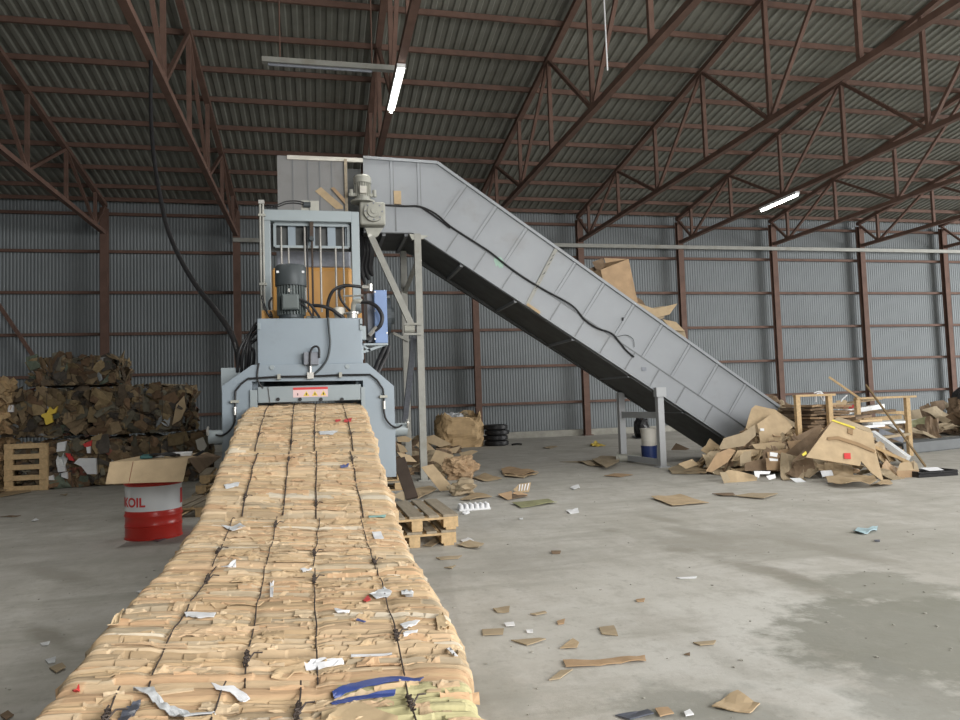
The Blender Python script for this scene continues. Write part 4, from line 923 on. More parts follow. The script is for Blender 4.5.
# ------------------------------------------------------------------ mixed waste bales at left
PAL = [(.16, .11, .065), (.19, .14, .085), (.11, .085, .06), (.14, .09, .055), (.22, .165, .10), (.08, .07, .06), (.24, .18, .10), (.13, .12, .09)]
ACC = [(.40, .41, .41), (.28, .30, .31), (.17, .07, .05), (.10, .12, .09)]
def mixed(x0, x1, y0, y1, z0, z1, label, group, seed, acc=.05, bright=1.0, tanner=None):
    r = empty('mixed_waste_bale', ((x0+x1)/2, (y0+y1)/2, z0), label, 'bale', group)
    bm = bmesh.new(); bmesh.ops.create_cube(bm, size=1); bmesh.ops.subdivide_edges(bm, edges=bm.edges[:], cuts=34, use_grid_fill=True)
    rg = random.Random(seed); vs = []; tn = []
    x0 += .05; x1 -= .05; z1 -= .03
    dim = Vector((x1-x0, y1-y0, z1-z0)); c = Vector(((x0+x1)/2, (y0+y1)/2, (z0+z1)/2)); pal = tanner or PAL
    for v in bm.verts:
        u = Vector(v.co); lp = Vector((u.x*dim.x, u.y*dim.y, u.z*dim.z)); q = lp*5.5+Vector((seed*7.7, 0, 0)); q.z *= 1.5
        q += Vector((noise.noise(q*.6), noise.noise(q*.6+Vector((9, 0, 0))), noise.noise(q*.6+Vector((0, 9, 0)))))*1.1
        dd, pp = noise.voronoi(q); hs = random.Random(int(pp[0].x*971)*7+int(pp[0].y*577)*13+int(pp[0].z*331)*3+seed)
        nn = u.normalized(); rad = max(abs(u.x), abs(u.y), abs(u.z))
        round_ = 1-.10*max(0, (abs(u.x)+abs(u.y)+abs(u.z))-1.0)
        d = .11*(hs.random()-.5)-.09*max(0, .25-(dd[1]-dd[0]))*2+.07*noise.noise(lp*2.2+Vector((seed, 0, 0)))+.03*noise.noise(lp*14)
        p = c+lp*round_+Vector((u.x, u.y, u.z*.8))*2*d; p.z = max(p.z, z0+.004)
        t = hs.choice(ACC) if hs.random() < acc else hs.choice(pal); b = hs.uniform(.75, 1.3)*bright
        vs.append(p); tn.append(tuple(min(.9, q_*b) for q_ in t))
    mb = MB(); mb.v = vs; mb.t = tn; mb.f = [tuple(x.index for x in f.verts) for f in bm.faces]; bm.free()
    mb.build('pressed_waste', MIXM, r)
    fl = MB()
    for _ in range(120):           # torn sheets sticking out
        fx = rg.random(); face = rg.random()
        if face < .62: p = Vector((x0+fx*(x1-x0), y0+rg.uniform(-.05, .02), z0+.03+rg.random()*(z1-z0-.05))); n_ = Vector((rg.gauss(0, .35), -1, rg.gauss(.1, .45)))
        elif face < .82: p = Vector((x0+fx*(x1-x0), y0+rg.random()*(y1-y0), z1+rg.uniform(-.04, .02))); n_ = Vector((rg.gauss(0, .4), rg.gauss(-.2, .4), 1))
        else: p = Vector((x1+rg.uniform(-.03, .03), y0+rg.random()*(y1-y0), z0+.05+rg.random()*(z1-z0-.05))); n_ = Vector((1, rg.gauss(0, .4), rg.gauss(0, .4)))
        n_.normalize(); a = n_.orthogonal().normalized(); a = Matrix.Rotation(rg.random()*6.28, 3, n_) @ a; b = n_.cross(a)
        s1, s2 = rg.uniform(.05, .2), rg.uniform(.03, .12); t = rg.choice(ACC) if rg.random() < acc*1.4 else rg.choice(pal); br = rg.uniform(.8, 1.6)*bright
        pts = [p+a*s1*sx+b*s2*sy+n_*rg.uniform(-.03, .05) for sx, sy in ((-1, -1), (.1, -1.2), (1, -.8), (.9, .9), (-.2, 1.1), (-1, .8))]
        pts = [Vector((q.x, q.y, max(q.z, z0+.01))) for q in pts]; ctr_ = sum(pts, Vector())/6+n_*.02
        v2 = pts+[ctr_]+[q-n_*.006 for q in pts]+[ctr_-n_*.006]
        f2 = [(i, (i+1) % 6, 6) for i in range(6)]+[((i+1) % 6+7, i+7, 13) for i in range(6)]+[(i, i+7, (i+1) % 6+7, (i+1) % 6) for i in range(6)]
        fl.add(v2, f2, tuple(min(.9, q_*br) for q_ in t))
    tag(fl.build('torn_sheets', MIXM, r), kind='stuff')
    for k in range(3):
        x = x0+(x1-x0)*(.25+.25*k); pts = [(x, y1+.03, z1+.035), (x, (y0+y1)/2, z1+.05), (x+.02, y0-.05, z1+.02), (x+.03*rg.random(), y0-.075, (z0+z1)/2), (x, y0-.04, z0+.03)]
        MB().tube(pts, .005, 5, 5).build('tie_wire', WIREM, r)
    return r
YB = 14.9
def X(px, py, Y): return W(px, py, Y).x
def Z(px, py, Y): return W(px, py, Y).z
zb1 = Z(120, 439, YB); zm1 = Z(100, 389, YB+.7); zt1 = Z(80, 357, YB+.9)
G1 = 'mixed waste bales stacked on the left'
xa, xb, xc = X(44, 460, YB), X(128, 460, YB), X(203, 460, YB)
mixed(xa-.5, xb, YB, YB+1.6, 0, zb1, 'brown waste bale on the floor with white papers, beside the upright pallet', G1, 21, .08, 1.15)
mixed(xb+.02, xc, YB+.05, YB+1.6, 0, zb1+.02, 'brown waste bale on the floor behind the oil drum', G1, 22, .06, 1.05)
xa, xb, xc = X(8, 410, YB+.7), X(92, 410, YB+.7), X(189, 410, YB+.7)
mixed(xa, xb, YB+.55, YB+2.0, zb1+.07, zm1, 'waste bale in the middle row with a yellow and orange scrap', G1, 23, .10, .8)
mixed(xb+.02, xc, YB+.5, YB+2.0, zb1+.07, zm1+.03, 'brown waste bale in the middle row, right end of the stack', G1, 24, .03, .95)
mixed(X(29, 370, YB+.9), X(119, 370, YB+.9), YB+.75, YB+2.0, zm1+.08, zt1, 'darkest waste bale alone on top of the left stack', G1, 25, .04, .75)
KP = [(.40, .28, .15), (.36, .26, .15), (.33, .22, .12)]
yl = 14.6; xr_ = X(8.5, 430, yl)-.17; zl = Z(5, 437, yl)
mixed(xr_-1.3, xr_, yl, yl+1.2, 0, zl-.04, 'tan cardboard bale at the left photo edge, lower one', G1, 26, 0, .9, KP)
mixed(xr_-1.3, xr_-.03, yl, yl+1.2, zl+.03, Z(5, 378, yl), 'tan cardboard bale at the left photo edge, stacked on another', G1, 27, 0, .9, KP)
P_ = panel
P_('cardboard_sheet', [(149, 383), (186, 384.5), (185, 389), (150, 387)], YB+.9, -.0, KRAFT2, 'thick flat cardboard lying on the right end of the left bale stack', 'cardboard', th=.02)
P_('cardboard_sheet', [(34, 435), (78, 427), (86, 430), (50, 439)], 0, 0, KRAFT2, 'flat cardboard sheet lying on the ledge of the lower waste bales', 'cardboard', flat=zb1+.085, th=.01, bend=.02)
for nm, pts, Y, mt, lb in [
    ('yellow_wrapper', [(43, 414), (47, 413), (50, 407), (54, 410), (58, 406), (56, 413), (52, 414), (54, 422), (47, 425), (45, 418), (42, 416)], YB+.38, YEL, 'yellow and orange wrapper stuck in the middle left bale'),
    ('white_paper', [(75, 463), (80, 458), (97, 458), (97, 474), (88, 474), (82, 466)], YB-.12, PAPER, 'largest white paper on the front of the lower left bale'),
    ('white_paper', [(57, 443), (66, 441), (64, 451), (56, 452)], YB-.12, PAPER, 'white paper at the top of the lower left bale'),
    ('white_paper', [(47, 477), (53, 475), (54, 480), (48, 480)], YB-.12, PAPER, 'small white paper low beside the upright pallet'),
    ('white_paper', [(58, 466), (66, 466), (67, 471), (59, 472)], YB-.12, PAPER, 'white paper in the middle of the lower left bale'),
    ('white_paper', [(61, 473), (67, 472), (67, 479), (61, 477)], YB-.12, PAPER, 'crumpled white paper below the middle paper on the lower left bale'),
    ('red_scrap', [(65, 453), (70, 454), (74, 461), (69, 460)], YB-.12, REDT, 'red strip on the lower left bale'),
    ('magenta_scrap', [(84, 444), (93, 440), (92, 446), (86, 447)], YB-.12, REDT, 'dark red scrap near the top of the lower left bale'),
    ('white_paper', [(87, 446), (91, 446), (91, 453), (88, 453)], YB-.13, PAPER, 'narrow white paper under the dark red scrap'),
    ('white_paper', [(9, 405), (14, 405), (14, 412), (9, 412)], YB+.42, PAPER, 'small pale carton piece at the left of the middle bale row'),
    ('white_scrap', [(172, 425), (176, 405), (184, 396), (186, 408), (180, 420)], YB+.38, KRAFT, 'pale frayed paper at the right end of the middle bale row'),
    ('pale_sack', [(196, 440), (203, 437), (207, 446), (203, 452), (198, 449)], YB-.12, BWHITE, 'pale sack scrap at the right end of the lower bale row')]:
    o = P_(nm, pts, Y, 0, mt, lb, 'scrap', th=.06, bend=.05)

# ------------------------------------------------------------------ pallets
def pallet(name, loc, rz, label, w=.8, d=1.2, group=None, dirty=True, nb=5):
    r = empty(name, loc, label, 'pallet', group); o = Vector(loc); A = lambda x, y, z: (o.x+x, o.y+y, o.z+z)
    bw = [.145, .1, .145, .1, .145] if nb == 5 else [.12]*nb
    xs = [-w/2+bw[0]/2+i*(w-bw[0])/(nb-1) for i in range(nb)]
    for x, b in zip(xs, bw): MB().box(A(x-b/2, -d/2, .122), A(x+b/2, d/2, .144)).build('deck_board', WOODG if dirty else WOOD, r, bevel=.003)
    for y in (-d/2+.0725, 0, d/2-.0725): MB().box(A(-w/2, y-.0725, .1), A(w/2, y+.0725, .122)).build('cross_board', WOOD, r, bevel=.003)
    for x in (-w/2+.0725, 0, w/2-.0725):
        for y in (-d/2+.0725, 0, d/2-.0725): MB().box(A(x-.0725+(.02 if x == 0 else 0), y-.0725, .022), A(x+.0725-(.02 if x == 0 else 0), y+.0725, .1)).build('block', WOOD, r, bevel=.003)
        MB().box(A(x-.05, -d/2, 0), A(x+.05, d/2, .022)).build('bottom_board', WOOD, r, bevel=.003)
    r.rotation_euler.z = rz; return r
pk = G(460, 545); pc = Vector((pk.x-.41, pk.y+.62, 0)); GP = 'wooden pallets'
p1 = pallet('wooden_pallet', (pc.x-.02, pc.y+.0, 0), 0, 'lower wooden pallet of the pair right of the bale strip', group=GP)
copy_tree(p1, (pc.x, pc.y+.02, .145), .015, 'upper wooden pallet of the pair right of the bale strip, weathered deck')
ql = G(208, 514)
copy_tree(p1, (-1.45, ql.y+.35, 0), -.12, 'single wooden pallet on the floor between oil drum and strip')
for k in range(3): copy_tree(p1, (-1.42+.03*k, ql.y+1.75, .145*k), .05*k-.04, ('bottom', 'middle', 'topmost')[k]+' pallet of the dark stack behind the oil drum')
copy_tree(p1, (.72, 11.9, 0), 1.5, 'lower pallet under the right leg of the press'); copy_tree(p1, (.75, 11.95, .145), 1.55, 'upper pallet lying under scraps right of the press')
# upright pallet beside the bales
x0, x1 = X(4, 460, 14.72), X(47, 460, 14.72); zt_ = Z(30, 443, 14.75)
r = empty('upright_pallet', ((x0+x1)/2, 14.8, 0), 'pale wooden pallet standing upright against the left bales', 'pallet', GP)
for k, z in enumerate((.06, .28, .50, .72, .94)):
    z = z*zt_/1.0; MB().box((x0, 14.70, z-.05*zt_), (x1, 14.722, z+.055*zt_)).build('deck_board', WOOD, r, bevel=.003)
for x in (x0+.07, x1-.06): MB().box((x-.07, 14.722, 0), (x+.07, 14.80, zt_-.01)).build('stringer', WOOD, r, bevel=.003)
P_('cardboard_sheet', [(0, 486), (14, 482), (30, 485), (31, 492), (0, 497.5)], 0, 0, KRAFT, 'flat tan cardboard on the floor in front of the upright pallet', 'cardboard', flat=.01, bend=.03)
P_('cardboard_sheet', [(-8, 484), (8, 482), (20, 483), (10, 489), (-8, 494)], 0, 0, KRAFT, 'second flat cardboard on the floor at the left photo edge', 'cardboard', flat=.05, bend=.03)

# ------------------------------------------------------------------ oil drum and the carton draped on it
DR = .291; _dc = G(154, 540.5); DC = Vector((_dc.x, _dc.y, 0)); DC += DC.normalized()*DR
D = empty('oil_drum', DC, 'red and white steel oil drum left of the bale strip', 'drum')
zw0, zw1 = Z(154, 511.5, DC.y-DR), Z(154, 486.5, DC.y-DR)
def ring(z0, z1, n=1): return []
MB().lathe(DC, [(DR-.012, 0), (DR+.004, 0), (DR+.006, .012), (DR-.002, .02), (DR-.002, .12), (DR+.003, .13), (DR-.003, .14), (DR+.003, .15), (DR-.003, .16), (DR-.002, zw0-.075), (DR+.008, zw0-.06), (DR+.008, zw0-.05), (DR-.002, zw0-.035), (DR-.002, zw0)], 48).build('lower_band', RED, D, smooth=True)
MB().lathe(DC, [(DR-.002, zw0), (DR-.002, zw0+.02), (DR-.002, zw1)], 48).build('middle_band', WHITE, D, smooth=True)
MB().lathe(DC, [(DR-.002, zw1), (DR+.007, zw1+.015), (DR+.007, zw1+.025), (DR-.002, zw1+.04), (DR-.002, .83), (DR+.006, .84), (DR+.006, .858), (DR-.01, .86), (DR-.012, .845), (.02, .842)], 48).build('upper_band', RED, D, smooth=True)
cu = bpy.data.curves.new('t', 'FONT'); cu.body = 'LUKOIL'; cu.size = .135; cu.offset = .004; cu.extrude = .0
to = bpy.data.objects.new('t', cu); COL.objects.link(to); bpy.context.view_layer.update()
me = bpy.data.meshes.new_from_object(to.evaluated_get(bpy.context.evaluated_depsgraph_get())); bpy.data.objects.remove(to)
xs = [v.co.x for v in me.vertices]; wt = max(xs)-min(xs)
bm = bmesh.new(); bm.from_mesh(me); bmesh.ops.triangulate(bm, faces=bm.faces); bmesh.ops.subdivide_edges(bm, edges=[e for e in bm.edges if e.calc_length() > .02], cuts=2, use_grid_fill=True)
vd = math.atan2(DC.x, DC.y)        # facing the camera
pe = W(145.3, 503, DC.y-DR*.9)
aend = math.asin(max(-1, min(1, ((pe.x-DC.x)*math.cos(vd)-(pe.y-DC.y)*math.sin(vd))/(DR+.001))))
zbt = Z(140, 505.5, DC.y-DR)-.018
for v in bm.verts:
    s = (v.co.x-max(xs))*1.0; an = aend+s/DR
    rr = DR+.0015; lx_ = rr*math.sin(an); ly_ = -rr*math.cos(an)
    v.co = Vector((lx_*math.cos(vd)+ly_*math.sin(vd), -lx_*math.sin(vd)+ly_*math.cos(vd), zbt+v.co.y))
bm.to_mesh(me); bm.free(); me.materials.clear(); me.materials.append(REDT); me.name = 'drum_lettering'
o = bpy.data.objects.new('drum_lettering', me); COL.objects.link(o); o.parent = D; o['label'] = 'red capital lettering'
mb = MB(); vs = []
for an in (1.15, 1.25, 1.35, 1.45):
    for z in (zw0+.05, zw1-.05):
        lx_ = (DR+.001)*math.sin(an); ly_ = -(DR+.001)*math.cos(an); vs.append(DC+Vector((lx_*math.cos(vd)+ly_*math.sin(vd), -lx_*math.sin(vd)+ly_*math.cos(vd), z)))
mb.add(vs, [(0, 2, 3, 1), (2, 4, 5, 3), (4, 6, 7, 5)]); mb.build('drum_emblem', REDT, D)
CB = empty('flattened_carton', (DC.x, DC.y, .862), 'opened tan carton lying on the oil drum with its flap hanging down', 'carton')
yf = 8.02
tl, tr, br, bl = LN(112, 459.5, yf, 0), LN(188, 457, yf, 0), LN(183, 481, yf-.0, 0), LN(105.5, 483.5, yf, 0)
ztop = .868
tl.z = tr.z = ztop+.004; tl.x -= .02
br.y -= .16; bl.y -= .16; br = LN(183, 481.5, yf-.14, 0); bl = LN(105.5, 484, yf-.14, 0)
def slab(v, th, name, mt, par):
    n_ = (v[1]-v[0]).cross(v[2]-v[0]).normalized()*th
    return MB().add(v+[x+n_ for x in v], [(0, 1, 2, 3), (7, 6, 5, 4), (0, 4, 5, 1), (1, 5, 6, 2), (2, 6, 7, 3), (3, 7, 4, 0)]).build(name, mt, par)
f_ = .29
m1, m2 = tl+(tr-tl)*f_, bl+(br-bl)*f_
slab([tl, m1, m2, bl], .006, 'front_flap', KRAFT, CB); slab([m1+Vector((.006, 0, 0)), tr, br, m2+Vector((.006, 0, 0))], .006, 'front_flap', KRAFT, CB)
bk = Vector((.10, .72, .012))
slab([Vector((tl.x, tl.y, ztop)), Vector((tr.x, tr.y, ztop)), Vector((tr.x, tr.y, ztop))+bk, Vector((tl.x, tl.y, ztop))+bk+Vector((.06, 0, 0))], .006, 'top_panel', KRAFT, CB)
rt = Vector((tr.x, tr.y, ztop+.004)); slab([rt, rt+bk, rt+bk+Vector((.14, -.02, -.05)), rt+Vector((.10, .05, -.16))], .006, 'side_flap', KRAFTD, CB)
zt2 = ztop+.014
for nm, px0, px1, y0, y1, th, mt, lb, ct in (('green_folder', 141, 153, 8.16, 8.5, .03, mat('dark_teal_card', (.03, .10, .10)), 'dark green folder lying on the carton on the drum', 'folder'), ('paper_stack', 168, 190, 8.30, 8.55, .035, PAPER, 'pale paper stack on the right of the carton on the drum', 'paper'), ('paper_sheet', 152, 163, 8.25, 8.6, .02, FILM, 'greyish plastic sheet in the middle of the carton on the drum', 'plastic')):
    a, b = X(px0, 455, 8.3), X(px1, 455, 8.3); o = MB().box((a, y0, zt2), (b, y1, zt2+th)).build(nm, mt, bevel=.006); tag(o, lb, ct); o.rotation_euler.z = .12
c0 = Vector((X(160, 455, 8.2), 8.2, zt2+.02)); pts = [c0+Vector((.12*math.cos(t*.7)+t*.004, .06*math.sin(t*.7), .012*math.sin(t*1.3)+.01)) for t in range(20)]
tag(MB().tube(pts, .012, 7, 3).build('cable_coil', BLACK), 'coiled black cable on the carton on the drum', 'cable')
P_('bent_bracket', [(190, 463), (193, 455), (203, 450), (205, 452), (196, 457), (193, 465)], 8.3, .0, BLACK, 'thin black bent wire frame at the right edge of the drum carton', 'wire', th=.012, bend=.004)

# ------------------------------------------------------------------ middle: heap right of the press, bag, tyres
mt_ = MB()
tp = G(499, 446); T0 = None
for k in range(4):
    z0 = k*.158; rad = .37; r = None
    pr_ = [(rad*.62, .0+.02), (rad*.75, 0), (rad*.95, .015), (rad, .045), (rad, .11), (rad*.95, .145), (rad*.75, .158), (rad*.62, .14), (rad*.56, .08)]
    if T0 is None:
        T0 = empty('car_tyre', (tp.x, tp.y+.3, 0), 'lowest black tyre of the stack against the back wall', 'tyre', 'stacked tyres')
        mb = MB(); n = 40; vs = []; fs = []
        for rr, z in pr_: vs += [(tp.x+rr*math.cos(2*math.pi*i/n), tp.y+.3+rr*math.sin(2*math.pi*i/n), z) for i in range(n)]
        for j in range(len(pr_)):
            for i in range(n): fs.append((j*n+i, j*n+(i+1) % n, ((j+1) % len(pr_))*n+(i+1) % n, ((j+1) % len(pr_))*n+i))
        mb.add(vs, fs); mb.build('carcass', BLACK, T0, smooth=True)
        mb = MB()
        for i in range(60):
            t = 2*math.pi*i/60; mb.bar((tp.x+(rad-.004)*math.cos(t), tp.y+.3+(rad-.004)*math.sin(t), .03), (tp.x+(rad-.004)*math.cos(t+.05), tp.y+.3+(rad-.004)*math.sin(t+.05), .125), .022, .014, up=(math.cos(t), math.sin(t), 0))
        tag(mb.build('tread_blocks', BLACK, T0), kind='stuff')
    else: copy_tree(T0, (tp.x+.02*(-1)**k, tp.y+.3, z0+.002*k), .3*k, ('', 'second tyre from the floor in the stack', 'third tyre from the floor in the stack', 'topmost tyre of the stack against the back wall')[k])
tag(MB().tube([(tp.x+.35+.1*i, tp.y-.15-.03*i, .03+.02*math.sin(i)) for i in range(4)], .03, 6, 4).build('rubber_strip', BLACK), 'short black rubber strip by the foot of the tyres', 'rubber')
bg = G(460, 448); hb = Z(460, 412, bg.y+.4)
def bag(name, c, w, d, h, mt, label, cat, seed, open_=True):
    mb = MB(); n = 44; mrow = 16; vs = []; fs = []
    for j in range(mrow+1):
        t = j/mrow
        for i in range(n):
            a = 2*math.pi*i/n; ca, sa = math.cos(a), math.sin(a); e = .45
            x = abs(ca)**e*(1 if ca > 0 else -1)*w/2; y = abs(sa)**e*(1 if sa > 0 else -1)*d/2
            s_ = (.92+.14*math.sin(math.pi*t))*(1-.05*t); q = Vector((x*2.2, y*2.2, t*h*2.5+seed))
            nn = .14*noise.noise(q)+.14*abs(noise.noise(q*1.7))+.10*abs(noise.noise(q*3.3))-.06
            vs.append((c[0]+x*s_*(1+nn), c[1]+y*s_*(1+nn), c[2]+t*h*(1+(.22*noise.noise(Vector((ca*1.2, sa*1.2, seed)))+.12*noise.noise(Vector((ca*4, sa*4, seed))))*t)))
    for j in range(mrow):
        for i in range(n): fs.append((j*n+i, j*n+(i+1) % n, (j+1)*n+(i+1) % n, (j+1)*n+i))
    fs.append(tuple(range(n))[::-1]); base = len(vs)
    inn = []
    for i in range(n):
        v = Vector(vs[mrow*n+i]); inn.append((c[0]+(v.x-c[0])*.94, c[1]+(v.y-c[1])*.94, v.z-.16*h))
    vs += inn
    for i in range(n): fs.append((mrow*n+i, mrow*n+(i+1) % n, base+(i+1) % n, base+i))
    fs.append(tuple(base+i for i in range(n)))
    mb.add(vs, fs); o = mb.build(name, mt); return tag(o, label, cat)
bag('paper_sack', (bg.x+.09, bg.y+.55, 0), 1.45, 1.0, hb-.08, mat('creased_kraft_paper', (.47, .33, .18), .8, 0, .12, 5, .2), 'large creased kraft sack near the tyres, open at the top', 'sack', 4)
for k in range(4): crumple('plastic_film_wad', (bg.x-.32+.2*k, bg.y+.5+.05*(k % 2), hb-.16), (.16, .17, .15), FILM if k < 3 else KRAFT2, 'pale plastic film bunched in the mouth of the kraft sack', 'plastic', 'film in the kraft sack', 40+k)

def sheetrow(rows, group=None):
    for row in rows:
        nm, pts, Y0, k, mt, lb = row[:6]; kw = row[6] if len(row) > 6 else {}
        P_(nm, pts, Y0, k, mt, lb, 'cardboard', **kw)
def gy(px, py): return G(px, py).y
sheetrow([
 ('cardboard_sheet', [(425, 437), (434, 435), (452, 444), (440, 447), (424, 441)], gy(440, 452), .6, KRAFT, 'tan cardboard sheet at the left foot of the kraft sack'),
 ('cardboard_sheet', [(421, 440), (425, 440), (435, 450), (424, 452)], gy(430, 462), .5, KRAFT, 'narrow cardboard sheet just right of the conveyor leg'),
 ('cardboard_sheet', [(436, 450), (454, 455), (446, 470), (430, 462)], gy(446, 474), .6, KRAFT, 'pale cardboard sheet in the middle of the heap beside the conveyor leg'),
 ('cardboard_sheet', [(448, 449), (461, 446), (456, 453), (450, 453)], gy(452, 455), .4, KRAFT, 'small bent sheet below the kraft sack'),
 ('cardboard_sheet', [(459, 453), (472, 450), (478, 451), (463, 460)], gy(463, 461), 1.6, KRAFT, 'flat tan sheet right of the heap under the kraft sack'),
 ('cardboard_sheet', [(421, 467), (433, 464), (455, 490), (440, 491)], gy(447, 492), .5, KRAFT, 'long tan cardboard strip sloping down behind the pallet pair'),
 ('cardboard_sheet', [(397, 437), (405, 436), (412, 439), (409, 442), (398, 442)], gy(404, 478), .3, KRAFT, 'tan piece on top of the heap right of the press'),
 ('cardboard_sheet', [(397, 443), (404, 446), (408, 452), (400, 453)], gy(404, 478)-.2, .3, KRAFT, 'folded tan piece left of the conveyor leg'),
 ('cardboard_sheet', [(397, 452), (410, 455), (417, 462), (404, 461)], gy(404, 484)-.3, .4, KRAFT, 'torn tan piece under the folded one by the press'),
 ('cardboard_sheet', [(415, 489), (430, 486), (437, 489), (428, 495), (417, 500)], 0, 0, KRAFT, 'flat cardboard between leaning plank and long strip', dict(flat=.03, bend=.04)),
 ('cardboard_sheet', [(392, 496), (402, 491), (408, 494), (404, 501)], gy(400, 503), .5, KRAFT2, 'folded cardboard standing behind the pallet pair'),
 ('cardboard_sheet', [(460, 500), (475, 493), (492, 497), (470, 501)], 0, 0, KRAFT, 'flat cardboard behind the white moulded tray', dict(flat=.01, bend=.04)),
 ('cardboard_sheet', [(473, 478), (485, 474), (502, 479), (484, 482)], 0, 0, KRAFT, 'flat cardboard on the floor right of the crumpled bag', dict(flat=.01, bend=.04)),
 ('cardboard_sheet', [(501, 470), (512, 468), (533, 471), (538, 473), (522, 476), (503, 474)], 0, 0, KRAFT3, 'flattened reddish carton on the open floor below the tyres', dict(flat=.02, bend=.07)),
 ('cardboard_sheet', [(503, 474), (524, 475), (539, 474), (524, 478), (505, 477)], 0, 0, KRAFT, 'flat piece in front of the flattened reddish carton', dict(flat=.01, bend=.05)),
 ('cardboard_sheet', [(512, 503.5), (548, 500), (557, 503), (521, 508)], 0, 0, GREENC, 'greenish flat board on the open floor', dict(flat=.01, bend=.05)),
 ('cardboard_sheet', [(592, 460), (602, 456), (620, 457), (619, 463), (606, 468)], 0, 0, KRAFT2, 'flat sheet on the floor left of the conveyor stand', dict(flat=.06, bend=.05)),
 ('cardboard_sheet', [(578, 462), (592, 461), (606, 467), (590, 466)], 0, 0, KRAFT2, 'darker flat sheet tucked under the one by the conveyor stand', dict(flat=.01, bend=.05)),
 ('cardboard_strip', [(604, 476), (614, 474), (633, 475), (620, 477)], 0, 0, KRAFT3, 'thin brown strip on the floor in front of the conveyor stand', dict(flat=.01)),
 ('cardboard_sheet', [(651, 498), (680, 495.5), (709, 503), (672, 506)], 0, 0, KRAFT, 'square flat cardboard alone on the open floor', dict(flat=.012, bend=.03)),
 ('cardboard_sheet', [(733, 496), (752, 493.5), (778, 494), (764, 499)], 0, 0, KRAFT2, 'pale flat cardboard on the floor in front of the heap', dict(flat=.012, bend=.03)),
 ('cardboard_strip', [(712, 494), (733, 493.5), (736, 496), (722, 496)], 0, 0, KRAFTD, 'thin dark strip left of the pale flat cardboard', dict(flat=.01)),
])
c = G(464, 481); crumple('crumpled_bag', (c.x-.0, c.y+.3, .2), (.30, .28, .21), KRAFT3, 'crumpled reddish paper bag at the right of the heap', 'paper bag', None, 91, .4, 4)
c = G(461, 474); P_('white_paper', [(459, 473), (464, 471), (465, 474), (460, 475)], c.y-.15, 0, PAPER, 'white paper on the crumpled reddish bag', 'paper')
c = G(464, 496); crumple('crumpled_paper', (c.x, c.y+.1, .11), (.23, .18, .12), KRAFT2, 'crumpled tan paper ball behind the white tray', 'paper', None, 92, .4, 3)
a = G(413, 503); b = LN(399, 459, a.y+.35, .25)
tag(MB().bar((a.x, a.y+.1, .05), (b.x, b.y, b.z), .17, .05, up=(0, -1, .3)).build('leaning_plank', WOODD), 'dark brown thick plank leaning behind the pallet pair', 'plank')
# moulded tray
c = G(475, 510); mb = MB(); mb.box((c.x-.2, c.y-.02, .0), (c.x+.2, c.y+.16, .02))
for i in range(6):
    for j in range(3): mb.lathe((c.x-.17+i*.067, c.y+.01+j*.06, .02), [(.03, 0), (.022, .05), (.006, .06)], 10)
tag(mb.build('egg_tray', PAPER), 'white moulded pulp tray on the floor right of the pallet pair', 'tray')
c = G(466, 514); crumple('paper_scrap', (c.x, c.y, .02), (.05, .05, .025), PAPER, 'tiny pale scrap in front of the moulded tray', 'paper', None, 95)
# small open carton with striped lining
OB = empty('small_open_carton', G(510, 497), 'small open brown carton with white stripes on the floor', 'carton')
P_('side', [(498, 494), (512, 491), (512, 499), (508, 500)], gy(508, 501), 0, KRAFT3, parent=OB); P_('side', [(512, 493), (526, 497), (528, 494), (516, 491)], gy(515, 497), .3, KRAFT3, parent=OB)
P_('striped_flap', [(513, 490), (519, 484), (531, 482.5), (529, 492), (520, 493)], gy(520, 493), .6, KRAFT, parent=OB)
for k in range(4): P_('white_stripe', [(519+k*3, 484.8-k*.4), (520.3+k*3, 484.6-k*.4), (519.5+k*2.6, 491-k*.2), (518.6+k*2.6, 491-k*.2)], gy(520, 493)-.02, .6, PAPER, parent=OB, cuts=1)
P_('base', [(497, 496), (508, 500), (528, 497), (520, 494)], 0, 0, KRAFTD, parent=OB, flat=.008)
# bucket under the conveyor
bk_ = G(654, 462); bx = bk_.x; by = bk_.y+.2
BU = empty('bucket', (bx, by, 0), 'blue bucket with a white bucket set in it, under the conveyor', 'bucket')
zb0 = Z(654, 446, by); zb1_ = Z(654, 428, by)
MB().lathe((bx, by, 0), [(.13, 0), (.155, .02), (.165, zb0), (.172, zb0), (.172, zb0+.015)], 26).build('blue_bucket', BLUEB, BU, smooth=True)
MB().lathe((bx, by, 0), [(.140, zb0+.01), (.165, zb1_-.02), (.175, zb1_-.02), (.175, zb1_), (.15, zb1_), (.14, zb1_-.1)], 26).build('white_bucket', BWHITE, BU, smooth=True)
c = G(645, 438); crumple('dark_sack', (c.x, c.y+.2, .33), (.25, .25, .36), BLACK, 'black sack far behind the conveyor stand', 'sack', None, 97, .25)
c = G(638, 440); P_('dark_scrap', [(632, 436), (640, 435), (648, 438), (636, 439)], 0, 0, BLACK, 'flat black scrap beside the black sack', 'scrap', flat=.01)
c = G(634, 462); tag(MB().cyl((c.x-.28, c.y+.12, .09), (c.x+.12, c.y-.12, .09), .085, 16).cyl((c.x-.31, c.y+.14, .09), (c.x-.28, c.y+.12, .09), .12, 16).build('pipe_coupling', LGREY), 'short grey pipe piece lying at the conveyor stand', 'pipe')
